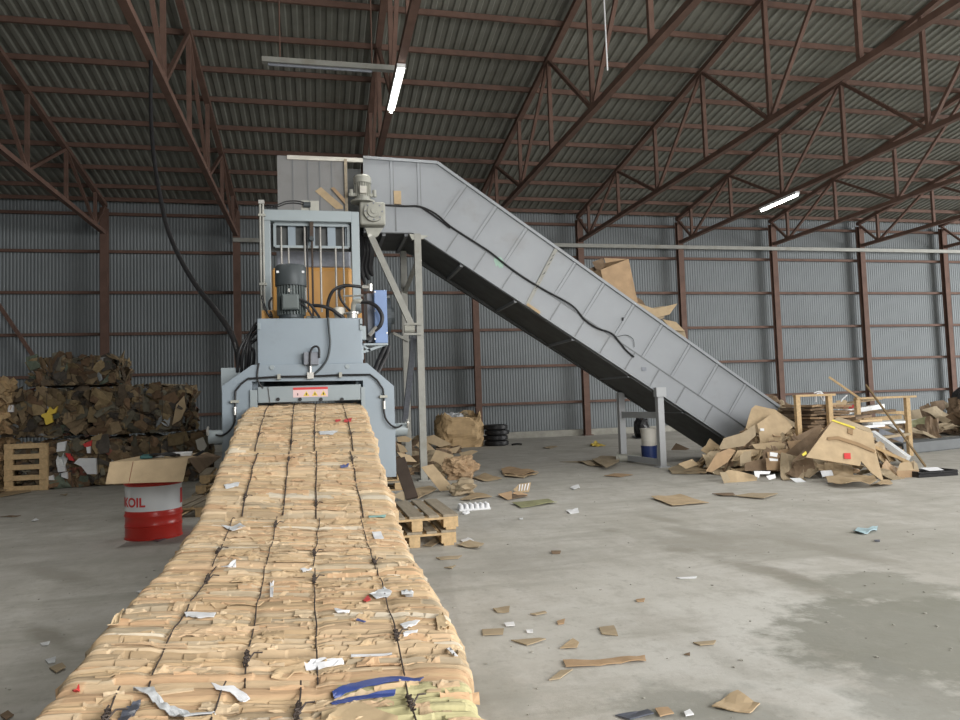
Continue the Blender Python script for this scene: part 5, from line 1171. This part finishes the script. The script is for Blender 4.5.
# ------------------------------------------------------------------ heap at the foot of the conveyor
GH = 'heap at the conveyor foot'
rg = random.Random(31)
def heap(n, box, zfun, sizes, label, group, seed, mats):
    g = random.Random(seed)
    for k in range(n):
        px = g.uniform(box[0], box[2]); py = g.uniform(box[1], box[3]); c = G(px, py); s_ = g.uniform(*sizes)
        z = zfun(c, g)
        crumple('waste_piece', (c.x, c.y, z), (s_, s_*g.uniform(.6, 1), s_*g.uniform(.35, .6)), g.choice(mats), label, 'cardboard', group, seed+k)
# mound of individual torn sheets
MND = [(6.75, 11.3, .16, .45), (7.35, 11.5, .50, .5), (7.9, 11.4, .55, .6), (8.6, 11.0, .45, .55), (7.4, 10.7, .35, .5), (8.2, 12.1, .75, .6), (9.2, 11.6, .6, .55), (9.9, 11.8, .5, .5), (8.0, 10.1, .15, .6)]
def mound(x, y): return max(h*math.exp(-((x-a)**2+(y-b)**2)/(2*r*r)) for a, b, h, r in MND)
def loose_sheet(name, c, n_, s1, s2, mt, label, cat, group, th=.012):
    n_ = n_.normalized(); a = n_.orthogonal().normalized(); a = Matrix.Rotation(rg.random()*6.28, 3, n_) @ a; b = n_.cross(a); cv = rg.uniform(-.5, .5); sd = rg.uniform(0, 99); N_ = 6
    rim = rg.uniform(.0, .25); vs = []
    for j in range(N_+1):
        for i in range(N_+1):
            u, v = i/N_*2-1, j/N_*2-1; k_ = 1+rim*noise.noise(Vector((u*2, v*2, sd)))
            vs.append(c+a*u*s1*k_+b*v*s2*k_+n_*(cv*s1*(u*u-.3)+.16*s1*noise.noise(Vector((u*1.6+sd, v*1.6, 0)))))
    vs = [Vector((q.x, q.y, max(q.z, .012+.004*rg.random()))) for q in vs]; n = len(vs); m = N_+1
    fs = [(j*m+i, j*m+i+1, (j+1)*m+i+1, (j+1)*m+i) for j in range(N_) for i in range(N_)]
    be = [(i, i+1) for i in range(N_)]+[(N_*m+i+1, N_*m+i) for i in range(N_)]+[((j+1)*m, j*m) for j in range(N_)]+[(j*m+N_, (j+1)*m+N_) for j in range(N_)]
    mb = MB().add(vs+[q-n_*th for q in vs], fs+[tuple(i+n for i in f[::-1]) for f in fs]+[(p, q, q+n, p+n) for p, q in be])
    return tag(mb.build(name, mt), label, cat, group)
for k in range(34):
    px = rg.uniform(398, 456); py = rg.uniform(448, 480); c = G(px, py)
    loose_sheet('waste_piece', c+Vector((0, 0, .04+rg.random()*.34*max(.1, 1-abs(px-425)/38))), Vector((rg.gauss(0, .5), rg.gauss(-.4, .5), 1)), rg.uniform(.12, .32), rg.uniform(.08, .2), rg.choice((KRAFT, KRAFT2, KRAFTD, KRAFTD, KRAFT3)), 'torn brown cardboard in the heap around the conveyor leg', 'cardboard', 'heap beside the conveyor leg')
for k in range(5):
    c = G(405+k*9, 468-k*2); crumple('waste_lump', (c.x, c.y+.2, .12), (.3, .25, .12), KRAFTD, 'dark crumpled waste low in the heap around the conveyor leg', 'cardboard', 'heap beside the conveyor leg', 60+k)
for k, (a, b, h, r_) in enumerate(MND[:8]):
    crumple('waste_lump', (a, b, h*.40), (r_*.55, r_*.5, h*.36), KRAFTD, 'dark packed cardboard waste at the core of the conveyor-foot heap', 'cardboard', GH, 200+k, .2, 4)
for k in range(150):
    a, b, h, r_ = rg.choice(MND); x, y = a+rg.gauss(0, r_*.8), b+rg.gauss(-.1, r_*.7); z = mound(x, y)
    if z < .05 or x < 6.6 or (y > 12.5 and x < 9): continue
    e = .05; n_ = Vector((-(mound(x+e, y)-mound(x-e, y))/(2*e), -(mound(x, y+e)-mound(x, y-e))/(2*e)-.25, 1))+Vector((rg.gauss(0, .35), rg.gauss(0, .35), 0))
    loose_sheet('cardboard_piece', Vector((x, y, z*rg.uniform(.75, 1.0)+.02)), n_, rg.uniform(.10, .34), rg.uniform(.07, .2), rg.choice((KRAFT, KRAFT2, KRAFT2, KRAFT3, KRAFTD, KRAFTD, KRAFT)), 'torn brown cardboard piece lying loose in the heap at the conveyor foot', 'cardboard', GH)
Yh1 = 10.9
sheetrow([
 ('cardboard_sheet', [(752, 408), (756, 405), (775, 410), (792, 425), (770, 440), (746, 428)], 11.3, .35, KRAFT, 'large tan sheet leaning on the lower end of the conveyor', dict(bend=.05)),
 ('cardboard_sheet', [(757, 424), (775, 412), (793, 427), (777, 441), (760, 443)], 11.05, .3, KRAFT, 'tan carton panel in front of the sheet at the conveyor end', dict(bend=.03)),
 ('cardboard_sheet', [(720, 447), (724, 438), (742, 433), (754, 425), (755, 436), (744, 446), (722, 449)], 10.9, .35, KRAFT2, 'broad greyish sheet leaning across the foot of the conveyor', dict(bend=.06)),
 ('cardboard_sheet', [(706, 471), (717, 453), (730, 448), (736, 450), (728, 462), (712, 472)], 10.5, .5, KRAFT3, 'rounded reddish sheet leaning at the left of the heap', dict(bend=.05)),
 ('cardboard_sheet', [(731, 461), (738, 450), (763, 448), (757, 455), (740, 461)], 10.5, .8, KRAFT, 'flat-lying tan sheet on the left of the heap', dict(bend=.05)),
 ('cardboard_sheet', [(772, 408), (778, 412), (797, 424), (796, 429), (784, 418)], 11.9, .2, KRAFT2, 'narrow grey sheet behind the tan carton panel', dict(bend=.03)),
 ('cardboard_sheet', [(752, 444), (775, 442), (785, 445), (782, 450), (756, 449)], 10.6, .5, KRAFT, 'long folded tan strip in the middle of the heap', dict(bend=.05)),
 ('cardboard_sheet', [(767, 452), (790, 448), (802, 455), (793, 462), (768, 461)], 10.3, .4, KRAFT3, 'crumpled brown sheet with white labels in the heap', dict(bend=.08)),
 ('cardboard_sheet', [(766, 458), (791, 463), (791, 471), (767, 470)], 10.2, .1, KRAFT3, 'brown carton side low in the heap', dict(bend=.04)),
 ('cardboard_sheet', [(787, 441), (803, 440), (807, 447), (800, 455), (791, 452)], 10.3, .3, KRAFT3, 'ridged brown carton end left of the big taped flap', dict(bend=.03)),
 ('cardboard_sheet', [(783, 456), (795, 445), (818, 428), (820, 432), (800, 456)], 10.2, .3, KRAFTD, 'dark folded sheet standing left of the big taped flap', dict(bend=.05)),
 ('cardboard_sheet', [(784, 444), (800, 434), (821, 424), (822, 429), (800, 443)], 10.9, .4, KRAFTD, 'long dark sheet sloping up in the heap', dict(bend=.04)),
 ('cardboard_sheet', [(722, 474), (728, 470), (758, 476), (757, 484), (728, 486)], 10.0, .5, KRAFT, 'crumpled tan paper at the front left of the heap', dict(bend=.10)),
 ('cardboard_sheet', [(720, 472), (726, 472), (730, 480), (724, 484)], 9.95, .2, KRAFT2, 'small upright flap at the front left of the heap', dict(bend=.04)),
 ('cardboard_sheet', [(678, 464), (692, 459), (698, 465), (686, 469)], 11.2, .6, KRAFT, 'small bright tan flap near the conveyor stand', dict(bend=.02)),
 ('cardboard_sheet', [(668, 470), (684, 462), (705, 464), (700, 474), (672, 474)], 0, 0, KRAFT2, 'flat sheet on the floor between conveyor stand and heap', dict(flat=.01, bend=.06)),
 ('cardboard_sheet', [(684, 472), (700, 467), (712, 470), (706, 474)], 0, 0, KRAFT, 'flat tan sheet under the rounded reddish sheet', dict(flat=.02, bend=.06)),
 ('cardboard_sheet', [(671, 450), (676, 443), (690, 449), (686, 450)], gy(680, 452), .4, KRAFTD, 'small tented sheet behind the conveyor stand', dict(bend=.03)),
 ('cardboard_sheet', [(745, 463), (765, 458), (768, 470), (745, 471)], 10.35, .2, KRAFTD, 'dark carton side in the front of the heap', dict(bend=.04)),
 ('cardboard_sheet', [(740, 456), (744, 452), (751, 451), (752, 468), (741, 466)], 10.45, .2, KRAFT2, 'grey torn flap in the front of the heap', dict(bend=.05)),
 ('cardboard_sheet', [(825, 479), (845, 476), (873, 478), (878, 484), (846, 486), (828, 483)], 0, 0, KRAFT, 'flattened tan paper on the floor under the big taped flap', dict(flat=.05, bend=.12)),
 ('cardboard_sheet', [(872, 485), (888, 481), (893, 484), (880, 487)], 0, 0, KRAFT, 'torn tan corner on the floor right of the big taped flap', dict(flat=.01, bend=.06)),
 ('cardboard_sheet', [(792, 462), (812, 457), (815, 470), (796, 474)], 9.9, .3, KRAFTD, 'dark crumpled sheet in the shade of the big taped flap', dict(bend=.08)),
])
# big taped flap with its red square
BF = empty('taped_carton', (X(848, 470, 9.3), 9.6, 0), 'large opened tan carton with brown tape and a red square, front of the heap', 'carton')
yb, kb = 9.15, .45
P_('front_panel', [(833, 420), (873, 433.5), (876, 452), (884, 482), (872, 473), (861, 461), (860, 466), (806, 457)], yb, kb, KRAFT, parent=BF, bend=.012, th=.012)
P_('side_panel', [(833, 420), (806, 457), (792, 462), (815, 438)], yb+.25, .6, KRAFTD, parent=BF, bend=.03)
P_('top_panel', [(833, 420), (873, 433.5), (870, 428), (838, 417)], yb+.35, .45, KRAFT2, parent=BF, bend=.02)
P_('parcel_tape', [(828, 437), (838, 436), (860, 443), (875, 450), (875, 453), (858, 446), (838, 439.5), (828, 440)], yb-.027, kb, TAPE, parent=BF, th=.003, bend=.0)
P_('parcel_tape', [(848, 428), (853, 429), (853, 435), (847.5, 433)], yb-.027, kb, TAPE, parent=BF, th=.003, bend=.0)
P_('yellow_tape', [(831.5, 420.5), (833, 419.5), (855, 427), (855, 429)], yb-.027, kb, YTAPE, parent=BF, th=.006, bend=.004)
P_('yellow_tape', [(802, 454), (806, 451), (807, 454), (803, 456)], yb-.027, kb, YTAPE, parent=BF, th=.006, bend=.004)
P_('red_square', [(844, 453), (850.5, 453), (851, 459), (844.5, 458.7)], yb-.028, kb, REDT, parent=BF, th=.004, bend=.002)['label'] = 'red square sticker'
# stack of flattened brown cartons
sx0, sx1 = X(798, 420, 12.0), X(846, 420, 12.0)
for k in range(13):
    z0 = .42+k*.052; j = rg.uniform(-.08, .08); w = (sx1-sx0)*(1-.018*k)
    mb = MB(); nx = 9; vs = []
    for i in range(nx+1):
        x = sx0+j+w*i/nx
        for y, zz in ((11.62+rg.uniform(-.06, .06), 0), (12.5, 0)):
            b_ = .03*noise.noise(Vector((x*2.5, k*1.7, y))); vs += [(x, y, z0+b_), (x, y, z0+b_+.038)]
    fs = []
    for i in range(nx):
        o_ = 4*i; fs += [(o_, o_+4, o_+5, o_+1), (o_+2, o_+3, o_+7, o_+6), (o_+1, o_+5, o_+7, o_+3), (o_, o_+2, o_+6, o_+4)]
    fs += [(0, 1, 3, 2), (4*nx, 4*nx+2, 4*nx+3, 4*nx+1)]
    tag(mb.add(vs, fs).build('flattened_carton', rg.choice((KRAFTD, KRAFTD, KRAFT3))), 'brown flattened carton in the layered stack between the timber trestles', 'cardboard', 'flattened cartons between the trestles')
# timber trestles
def trestle(label, pa, pb, posts, Y, low):
    r = empty('timber_trestle', (X(*pa, Y), Y, 0), label, 'trestle', 'timber trestles in the heap')
    a, b = W(*pa, Y), W(*pb, Y); z = (a.z+b.z)/2
    MB().box((min(a.x, b.x)-.04, Y-.05, z-.04), (max(a.x, b.x)+.04, Y+.05, z)).build('top_rail', WOOD, r, bevel=.004)
    for x, z0 in posts: MB().box((x-.045, Y-.04, z0), (x+.045, Y+.04, z-.04)).build('post', WOOD, r, bevel=.004)
    pass
trestle('left timber trestle of pale posts beside the conveyor end', (796, 395), (832, 393.5), [(X(797.5, 410, 11.55), 0), (X(829.5, 410, 11.55), 0)], 11.55, 0)
trestle('right timber trestle of pale posts standing over white profiles', (857, 397), (913, 396), [(X(857.5, 410, 12.2), 0), (X(908, 420, 12.2), 0)], 12.2, 0)
def stick(name, p, q, w, h, mt, label, cat): return tag(MB().bar(p, q, w, h).build(name, mt), label, cat)
stick('wood_batten', W(829, 377, 12.6), W(862, 400, 12.3), .055, .04, WOOD, 'thin pale wood batten sticking up above the heap', 'batten')
stick('metal_rod', W(866, 385, 12.0), Vector((X(926, 475, 10.0), 10.0, .06)), .03, .025, STICK, 'long thin brown rod leaning in front of the right trestle', 'rod')
prof_l = [((838, 413), 12.3, (882, 406), 12.6, .12, .09, WHITE, 'upper white plastic profile sloping up in the heap'),
 ((843, 418), 12.0, (903, 440), 11.5, .13, .10, LILAC, 'upper long grey metal profile sloping down to the right'),
 ((872, 433), 11.5, (908, 459), 10.9, .13, .10, WHITE, 'lower long white profile sloping down to the right'),
 ((866, 443), 10.9, (908, 462), 10.6, .10, .05, WOOD, 'pale board under the lower white profile'),
 ((862, 420), 12.6, (900, 417), 12.6, .10, .08, WOOD, 'pale timber board lying behind the right trestle, middle one'),
 ((860, 427), 12.5, (900, 427), 12.5, .12, .06, KRAFT3, 'reddish board behind the right trestle, lower one'),
 ((862, 411), 12.8, (905, 413), 12.8, .14, .07, WOOD, 'pale timber board behind the right trestle, upper one'),
 ((876, 437), 11.9, (902, 435), 11.9, .16, .06, PAPER, 'white board end showing between profiles and right trestle'),
 ((880, 470), 10.2, (915, 472), 10.0, .12, .06, WHITE, 'short white profile lying on the floor beside the taped carton'),
 ((840, 404), 12.5, (876, 399), 12.7, .3, .02, KRAFT, 'flat tan sheet on top of the heap behind the right trestle'),
 ((888, 424), 12.1, (902, 432), 12.0, .2, .05, FILM, 'pale film bundle between the white profiles')]
for p, Y0, q, Y1, w, h, mt, lb in prof_l: stick('profile' if 'profile' in lb else 'board', W(*p, Y0), W(*q, Y1), w, h, mt, lb, 'profile' if 'profile' in lb else 'board')
# bed of boards that carries the profiles
gb = random.Random(77)
for k in range(16):
    Y = gb.uniform(11.4, 12.7); px0 = gb.uniform(846, 872); z = .05+.055*k; a = Vector((X(px0, 430, Y), Y, z)); l = gb.uniform(.7, 1.1)*(1-.018*k)
    stick('waste_board', a, a+Vector((l, gb.uniform(-.3, .3), gb.uniform(-.02, .05))), gb.uniform(.12, .3), .045, gb.choice((WOOD, KRAFT2, KRAFT3, WHITE, KRAFTD)), 'board or carton strip lying in the pile under the right trestle', 'board')['group'] = 'boards under the right trestle'
P_('red_print_carton', [(842, 407), (856, 404), (858, 407), (845, 411)], 12.2, .3, REDT, 'red printed carton piece on top of the heap', 'cardboard')
P_('cardboard_sheet', [(815, 417), (832, 403), (847, 401), (846, 405), (828, 411)], 11.8, .3, KRAFT, 'tan sheet peaking on top of the layered carton stack', 'cardboard', bend=.05)
P_('cardboard_sheet', [(835, 401), (846, 400), (846, 402), (838, 404)], 11.9, .3, KRAFT, 'small tan sheet on top of the heap left of the right trestle', 'cardboard')
wp = [(814, 393), (819, 391.5), (822, 393), (821, 397), (824, 401), (823, 394), (817, 394), (816, 402)]
tag(MB().tube([W(px, py, 11.8) for px, py in wp], .012, 6, 5).build('plastic_strap', PAPER), 'white curled plastic strap on the left trestle', 'strap')
tag(MB().tube([W(px, py, 12.2) for px, py in ((838, 412), (840, 405), (842, 400), (845, 397), (847, 395))], .012, 6, 4).build('plastic_strap', PAPER), 'short white strap sticking up left of the right trestle', 'strap')
for i, (px, py) in enumerate(((770, 399), (776, 403), (783, 407), (789, 412))):
    crumple('waste_piece', (X(px, py, 12.95), 12.95, Z(px, py, 12.95)-.06), (.2, .16, .14), (KRAFTD, KRAFT2)[i % 2], 'shredded waste piled along the upper edge of the conveyor end', 'cardboard', 'waste behind the conveyor end', 330+i)
for i, (pts, lb) in enumerate([([(770, 452), (778, 453), (777, 457), (770, 456)], 'upper white label on the crumpled brown sheet in the heap'), ([(769, 458), (778, 459), (778, 461), (770, 461)], 'lower white label on the crumpled brown sheet in the heap'),
    ([(754, 471), (771, 471), (770, 474), (760, 474), (759, 478), (755, 476)], 'white plastic angle at the front of the heap'), ([(766, 476), (775, 474), (776, 478), (769, 480)], 'white crumpled paper at the front of the heap'),
    ([(760, 428.5), (764, 428.5), (764, 431), (760, 431)], 'small white sticker on the tan carton panel'), ([(820, 440), (828, 438), (828, 441), (820, 442)], 'white paper edge in the dark stack'), ([(812, 438), (818, 437), (818, 440), (812, 440)], 'pale paper edge left in the dark stack'),
    ([(790, 478), (800, 478), (806, 482), (798, 484)], 'pale torn paper on the floor before the taped carton'), ([(820, 471), (832, 470), (834, 476), (822, 477)], 'grey plastic film under the taped carton')]):
    P_('white_paper' if i < 8 else 'plastic_film', pts, (9.95, 9.95, 9.75, 9.7, 11.0-.07, 10.4, 10.5, 9.55, 9.6)[i], .35, PAPER if i not in (7, 8) else FILM, lb, 'paper', th=.004)
# front right: carton, black tray, gutter sheet
c0 = G(900, 478); c1 = G(919, 478)
SB = empty('floor_carton', ((c0.x+c1.x)/2, c0.y+.15, 0), 'small brown carton on the floor right of the taped carton', 'carton')
P_('front', [(897, 471), (919, 470), (919, 478), (898, 478)], c0.y, 0, KRAFT3, parent=SB, bend=.01); P_('flap', [(897, 471), (900, 463), (914, 461), (919, 470)], c0.y, .9, KRAFT, parent=SB, bend=.02); P_('flap', [(913, 460), (917, 464), (919, 471), (914, 470)], c0.y+.05, .4, KRAFT2, parent=SB)
a, b = G(919, 478), G(946, 474)
mb = MB().box((a.x, a.y, 0), (b.x, a.y+.35, .05)).box((a.x, a.y, .05), (a.x+.03, a.y+.35, .09)).box((b.x-.03, a.y, .05), (b.x, a.y+.35, .09)).box((a.x, a.y, .05), (b.x, a.y+.03, .08)).box((a.x, a.y+.32, .05), (b.x, a.y+.35, .09))
tag(mb.build('black_tray', BLACK, bevel=.01), 'black plastic tray on the floor at the foot of the thin rod', 'tray')
P_('white_paper', [(920, 468), (937, 467), (944, 470), (930, 471)], a.y+.2, 0, PAPER, 'white paper lying on the black tray', 'paper')
ga, gb_ = W(904, 457, 12.45), W(990, 450, 13.2)
mb = MB(); za = Z(904, 446, 12.45)
mb.add([(ga.x, 12.45, .0), (gb_.x+.4, 13.4, 0), (gb_.x+.4, 13.4, .22), (ga.x, 12.45, .22), (ga.x, 12.75, .0), (gb_.x+.4, 13.7, 0), (gb_.x+.4, 13.7, .24), (ga.x, 12.75, .24)], [(0, 1, 2, 3), (7, 6, 5, 4), (0, 4, 5, 1), (1, 5, 6, 2), (2, 6, 7, 3), (3, 7, 4, 0)])
tag(mb.build('metal_trough', GUTTER, bevel=.02), 'long dark grey metal trough on the floor at the right edge', 'trough')
# far heap at the right
gf = random.Random(55)
for k in range(60):
    px = gf.uniform(908, 990); Y = gf.uniform(15.5, 19.5); g_ = X(px, 430, Y); hh = .8*max(0, min(1, (px-903)/45))*(1-abs(Y-17.5)/3.2)
    loose_sheet('waste_piece', Vector((g_, Y, .05+hh*gf.uniform(.05, .6))), Vector((gf.gauss(0, .4), gf.gauss(-.5, .4), 1)), gf.uniform(.2, .55), gf.uniform(.12, .35), gf.choice((KRAFT2, KRAFTD, KRAFTD, GREENC, KRAFT2, KRAFTD)), 'crumpled cardboard in the far heap at the right edge', 'cardboard', 'far heap at the right edge')
for k in range(3): crumple('waste_lump', (X(932+k*26, 430, 17.5), 17.6, .15), (.38, .4, .15), KRAFTD, 'dark waste in the core of the far heap at the right edge', 'cardboard', 'far heap at the right edge', 440+k)
sheetrow([
 ('cardboard_sheet', [(921, 410), (936, 406), (956, 418), (946, 424), (934, 416)], 17.0, .4, KRAFT2, 'long greyish sheet sloping on the far right heap', dict(bend=.08)),
 ('cardboard_sheet', [(930, 402), (944, 400), (950, 404), (942, 412), (932, 411)], 18.0, .3, KRAFTD, 'dark carton on top of the far right heap', dict(bend=.05)),
 ('cardboard_sheet', [(944, 402), (952, 404), (955, 414), (946, 410)], 17.8, .3, KRAFT2, 'bent grey sheet near the top of the far right heap', dict(bend=.05)),
 ('cardboard_sheet', [(912, 420), (926, 417), (930, 426), (913, 432)], 17.0, .8, GREENC, 'greenish flat sheet left in the far right heap', dict(bend=.05)),
 ('cardboard_sheet', [(902, 412), (920, 409), (922, 418), (904, 420)], 18.5, .6, KRAFT2, 'pale sheet left behind the right trestle in the far heap', dict(bend=.05)),
 ('cardboard_sheet', [(925, 443), (945, 440), (975, 443), (940, 444)], 0, 0, KRAFTD, 'flat dark strip behind the metal trough', dict(flat=.02, bend=.05)),
])
c = W(962, 396, 17.5); crumple('black_bag', (c.x+.1, 17.5, c.z-.1), (.3, .3, .38), BLACK, 'black bag on top of the far right heap at the photo edge', 'bag', None, 470, .25)
crumple('waste_lump', (c.x+.2, 17.5, .5), (.6, .5, .55), KRAFTD, 'dark waste under the black bag at the right edge', 'cardboard', None, 471)

# ------------------------------------------------------------------ litter on the floor
lit = [
 ('cardboard_strip', [(563, 661), (600, 661), (612, 659), (645, 657), (646, 662), (628, 663), (600, 666), (566, 668)], KRAFT3, 'long torn brown cardboard strip lying on the near floor', .02, .03),
 ('cardboard_strip', [(549, 681), (561, 671), (573, 670), (560, 679)], KRAFT2, 'short pale strip beside the long torn cardboard strip', .01, .02),
 ('torn_cardboard', [(712, 708), (730, 696), (738, 694), (760, 706), (750, 714), (726, 711)], KRAFT, 'torn tan cardboard piece at the bottom edge of the floor', .015, .05),
 ('dark_scrap', [(615, 716), (648, 711), (654, 716), (630, 721)], DFILM, 'dark grey rag at the bottom edge of the floor', .01, .03),
 ('reddish_scrap', [(655, 711), (668, 708), (674, 715), (660, 718)], KRAFT3, 'reddish scrap between dark rag and torn cardboard', .01, .03),
 ('paper_scrap', [(684, 714), (690, 711), (694, 716), (686, 718)], PAPER, 'small white paper left of the torn cardboard piece', .01, .02),
 ('torn_cardboard', [(599, 628), (614, 626), (618, 636), (602, 635)], KRAFT2, 'square pale torn cardboard on the near floor', .01, .02),
 ('torn_cardboard', [(560, 649), (573, 639), (579, 643), (577, 649)], KRAFT, 'pointed tan cardboard piece left of the square one', .01, .03),
 ('torn_cardboard', [(511, 641), (540, 640), (546, 641), (527, 646)], KRAFT2, 'flat folded cardboard on the near floor right of the strip', .01, .02),
 ('torn_cardboard', [(482, 630), (504, 629), (503, 635), (483, 636)], KRAFT2, 'faint dusty cardboard close to the bale strip', .006, .01),
 ('paper_scrap', [(504, 625), (514, 624), (515, 627), (506, 627)], PAPER, 'white paper scrap near the dusty cardboard', .008, .02),
 ('paper_scrap', [(526, 631), (533, 630), (533, 633), (527, 633)], PAPER, 'small white paper above the folded cardboard', .008, .02),
 ('torn_cardboard', [(557, 622), (565, 620), (564, 624), (558, 625)], KRAFT3, 'small reddish piece above the pointed cardboard', .008, .02),
 ('torn_cardboard', [(530, 615), (545, 612), (547, 614), (536, 616)], KRAFT2, 'dusty scrap on the floor right of the bale strip', .008, .02),
 ('torn_cardboard', [(493, 609), (510, 607), (509, 613), (497, 613)], KRAFT2, 'grey scrap at the right foot of the bale strip', .008, .02),
 ('paper_scrap', [(676, 578), (697, 577), (696, 578.5), (680, 579)], PAPER, 'thin white strip on the open floor', .008, .01),
 ('torn_cardboard', [(636, 600), (645, 599), (644, 602), (637, 602)], KRAFT3, 'small brown scrap on the open floor', .008, .02),
 ('torn_cardboard', [(551, 552), (561, 551), (560, 554), (552, 554)], KRAFTD, 'dark scrap on the open floor right of the pallet pair', .008, .02),
 ('paper_scrap', [(566, 511), (578, 509), (579, 513), (570, 514)], PAPER, 'white crumpled paper right of the greenish board', .03, .06),
 ('paper_scrap', [(570, 488), (578, 485), (580, 488), (574, 490)], PAPER, 'white paper scrap below the flat sheets by the stand', .03, .06),
 ('paper_scrap', [(519, 519), (523, 518), (523, 520), (520, 520)], PAPER, 'tiny white scrap on the floor below the greenish board', .01, .03),
 ('yellow_bag', [(590, 446), (596, 442), (600, 445), (606, 446), (596, 447)], YEL, 'yellow plastic scrap near the back wall', .04, .12),
 ('torn_cardboard', [(543, 448), (552, 446), (558, 447), (550, 449)], KRAFT2, 'pale scrap near the back wall right of the tyres', .02, .06),
 ('blue_wrapper', [(853, 533), (858, 528), (868, 529), (878, 527), (877, 531), (864, 535)], LBLUE, 'pale blue plastic wrapper on the open floor at right', .02, .06),
 ('dark_scrap', [(874, 541), (880, 540), (880, 542), (875, 542)], DFILM, 'small dark scrap below the blue wrapper', .008, .02),
 ('torn_cardboard', [(456, 546), (470, 541), (484, 544), (478, 550), (466, 548)], KRAFT2, 'crumpled cardboard at the right foot of the pallet pair', .02, .06),
 ('torn_cardboard', [(423, 546), (434, 540), (440, 543), (432, 547)], KRAFT2, 'crumpled paper under the pallet pair', .02, .03),
 ('torn_cardboard', [(460, 541), (468, 538), (474, 541), (466, 544)], PAPER, 'pale torn paper under the right corner of the pallet pair', .015, .04),
 ('torn_cardboard', [(436, 558), (462, 556), (458, 559), (440, 560)], KRAFT2, 'thin scrap on the floor below the pallet pair', .008, .02),
 ('torn_cardboard', [(444, 568), (456, 566), (452, 569)], KRAFT2, 'small scrap beside the strip below the pallet pair', .008, .02),
 ('paper_scrap', [(31, 521), (36, 519), (39, 521), (34, 522)], PAPER, 'white scrap on the floor left of the drum', .02, .05),
 ('dark_strip', [(0, 517), (10, 516), (21, 516), (12, 517.5)], KRAFTD, 'dark thin strip on the left floor', .01, .02),
 ('paper_scrap', [(136, 593), (148, 590), (146, 593), (140, 594)], PAPER, 'white scrap beside the left edge of the bale strip', .01, .02),
 ('paper_scrap', [(40, 644), (50, 642), (48, 646), (42, 646)], PAPER, 'white scrap on the left floor near the strip', .01, .02),
 ('paper_scrap', [(45, 661), (56, 658), (55, 663), (48, 664)], FILM, 'pale plastic scrap on the near left floor', .01, .02),
 ('torn_cardboard', [(49, 669), (62, 664), (66, 669), (56, 674)], KRAFT2, 'tan scrap at the left foot of the bale strip', .01, .02),
 ('torn_cardboard', [(0, 716), (8, 712), (14, 716), (6, 722)], KRAFTD, 'dark scrap in the bottom left corner', .01, .02),
 ('torn_cardboard', [(60, 495), (68, 494), (66, 496)], KRAFT2, 'small scrap on the left floor before the waste bales', .01, .02),
 ('torn_cardboard', [(693, 643), (716, 641), (714, 645), (700, 646)], KRAFT2, 'faint dusty scrap on the stained floor', .005, .01),
 ('torn_cardboard', [(684, 655), (690, 653), (690, 656)], KRAFTD, 'tiny dark scrap on the stained floor', .006, .01),
 ('torn_cardboard', [(560, 462), (585, 461), (580, 463)], KRAFT2, 'thin scrap on the floor left of the flat sheets', .01, .02),
 ('dark_scrap', [(153, 541), (162, 538), (166, 539), (158, 542)], DFILM, 'dark scrap at the foot of the oil drum', .01, .02)]
for nm, pts, mt, lb, z, bd in lit:
    P_(nm, pts, 0, 0, mt, lb, {'cardboard_strip': 'cardboard', 'torn_cardboard': 'cardboard', 'paper_scrap': 'paper'}.get(nm, 'scrap'), flat=.003, th=.005, bend=bd*.7, scale=9)
crumb = MB(); gc = random.Random(9); near = []
for _ in range(620):
    Y = 2+22*gc.random()**1.6; x = gc.uniform(-6, 12)*(.25+Y/14); s_ = gc.uniform(.003, .011)
    if BXL-.05 < x < BXR+.05 and Y < 16.5: continue
    v = [(x+s_*math.cos(t)*gc.uniform(.5, 1.4), Y+s_*math.sin(t)*gc.uniform(.5, 1.4), .002) for t in (0, 1.2, 2.6, 4, 5.2)]; v2 = [(a, b, .004+s_*.3) for a, b, c_ in v]
    crumb.add(v+v2, [(4, 3, 2, 1, 0), (5, 6, 7, 8, 9)]+[(i, (i+1) % 5, (i+1) % 5+5, i+5) for i in range(5)])
tag(crumb.build('floor_crumbs', CONC, origin=(0, 0, 0)), 'scattered tiny paper and stone crumbs over the concrete floor', 'litter', None, 'stuff')

# ------------------------------------------------------------------ light
w = bpy.data.worlds.new('sky'); scn.world = w; w.use_nodes = True
bg_ = w.node_tree.nodes['Background']; bg_.inputs['Color'].default_value = (.80, .90, 1.0, 1); bg_.inputs['Strength'].default_value = .13
def area(name, loc, tgt, sx, sy, e, col=(1, 1, 1)):
    l = bpy.data.lights.new(name, 'AREA'); l.shape = 'RECTANGLE'; l.size = sx; l.size_y = sy; l.energy = e; l.color = col
    o = bpy.data.objects.new(name, l); COL.objects.link(o); o.location = loc
    o.rotation_euler = (Vector(tgt)-Vector(loc)).to_track_quat('-Z', 'Y').to_euler(); return o
area('gate_daylight', (7.5, YF+.3, 4.2), (5.0, 6, -2.0), 11, 6, 2900, (1, .98, .95))
area('side_gate_daylight', (XR-.6, 8, 4.2), (15, 14, 0.0), 14, 7.0, 8500, (.99, .99, .98))
vs_ = scn.view_settings; vs_.view_transform = 'Standard'; vs_.look = 'None'; vs_.gamma = 1; vs_.exposure = -0.22; vs_.use_curve_mapping = False
scn.cycles.max_bounces = 8; scn.cycles.diffuse_bounces = 4; scn.cycles.use_denoising = True
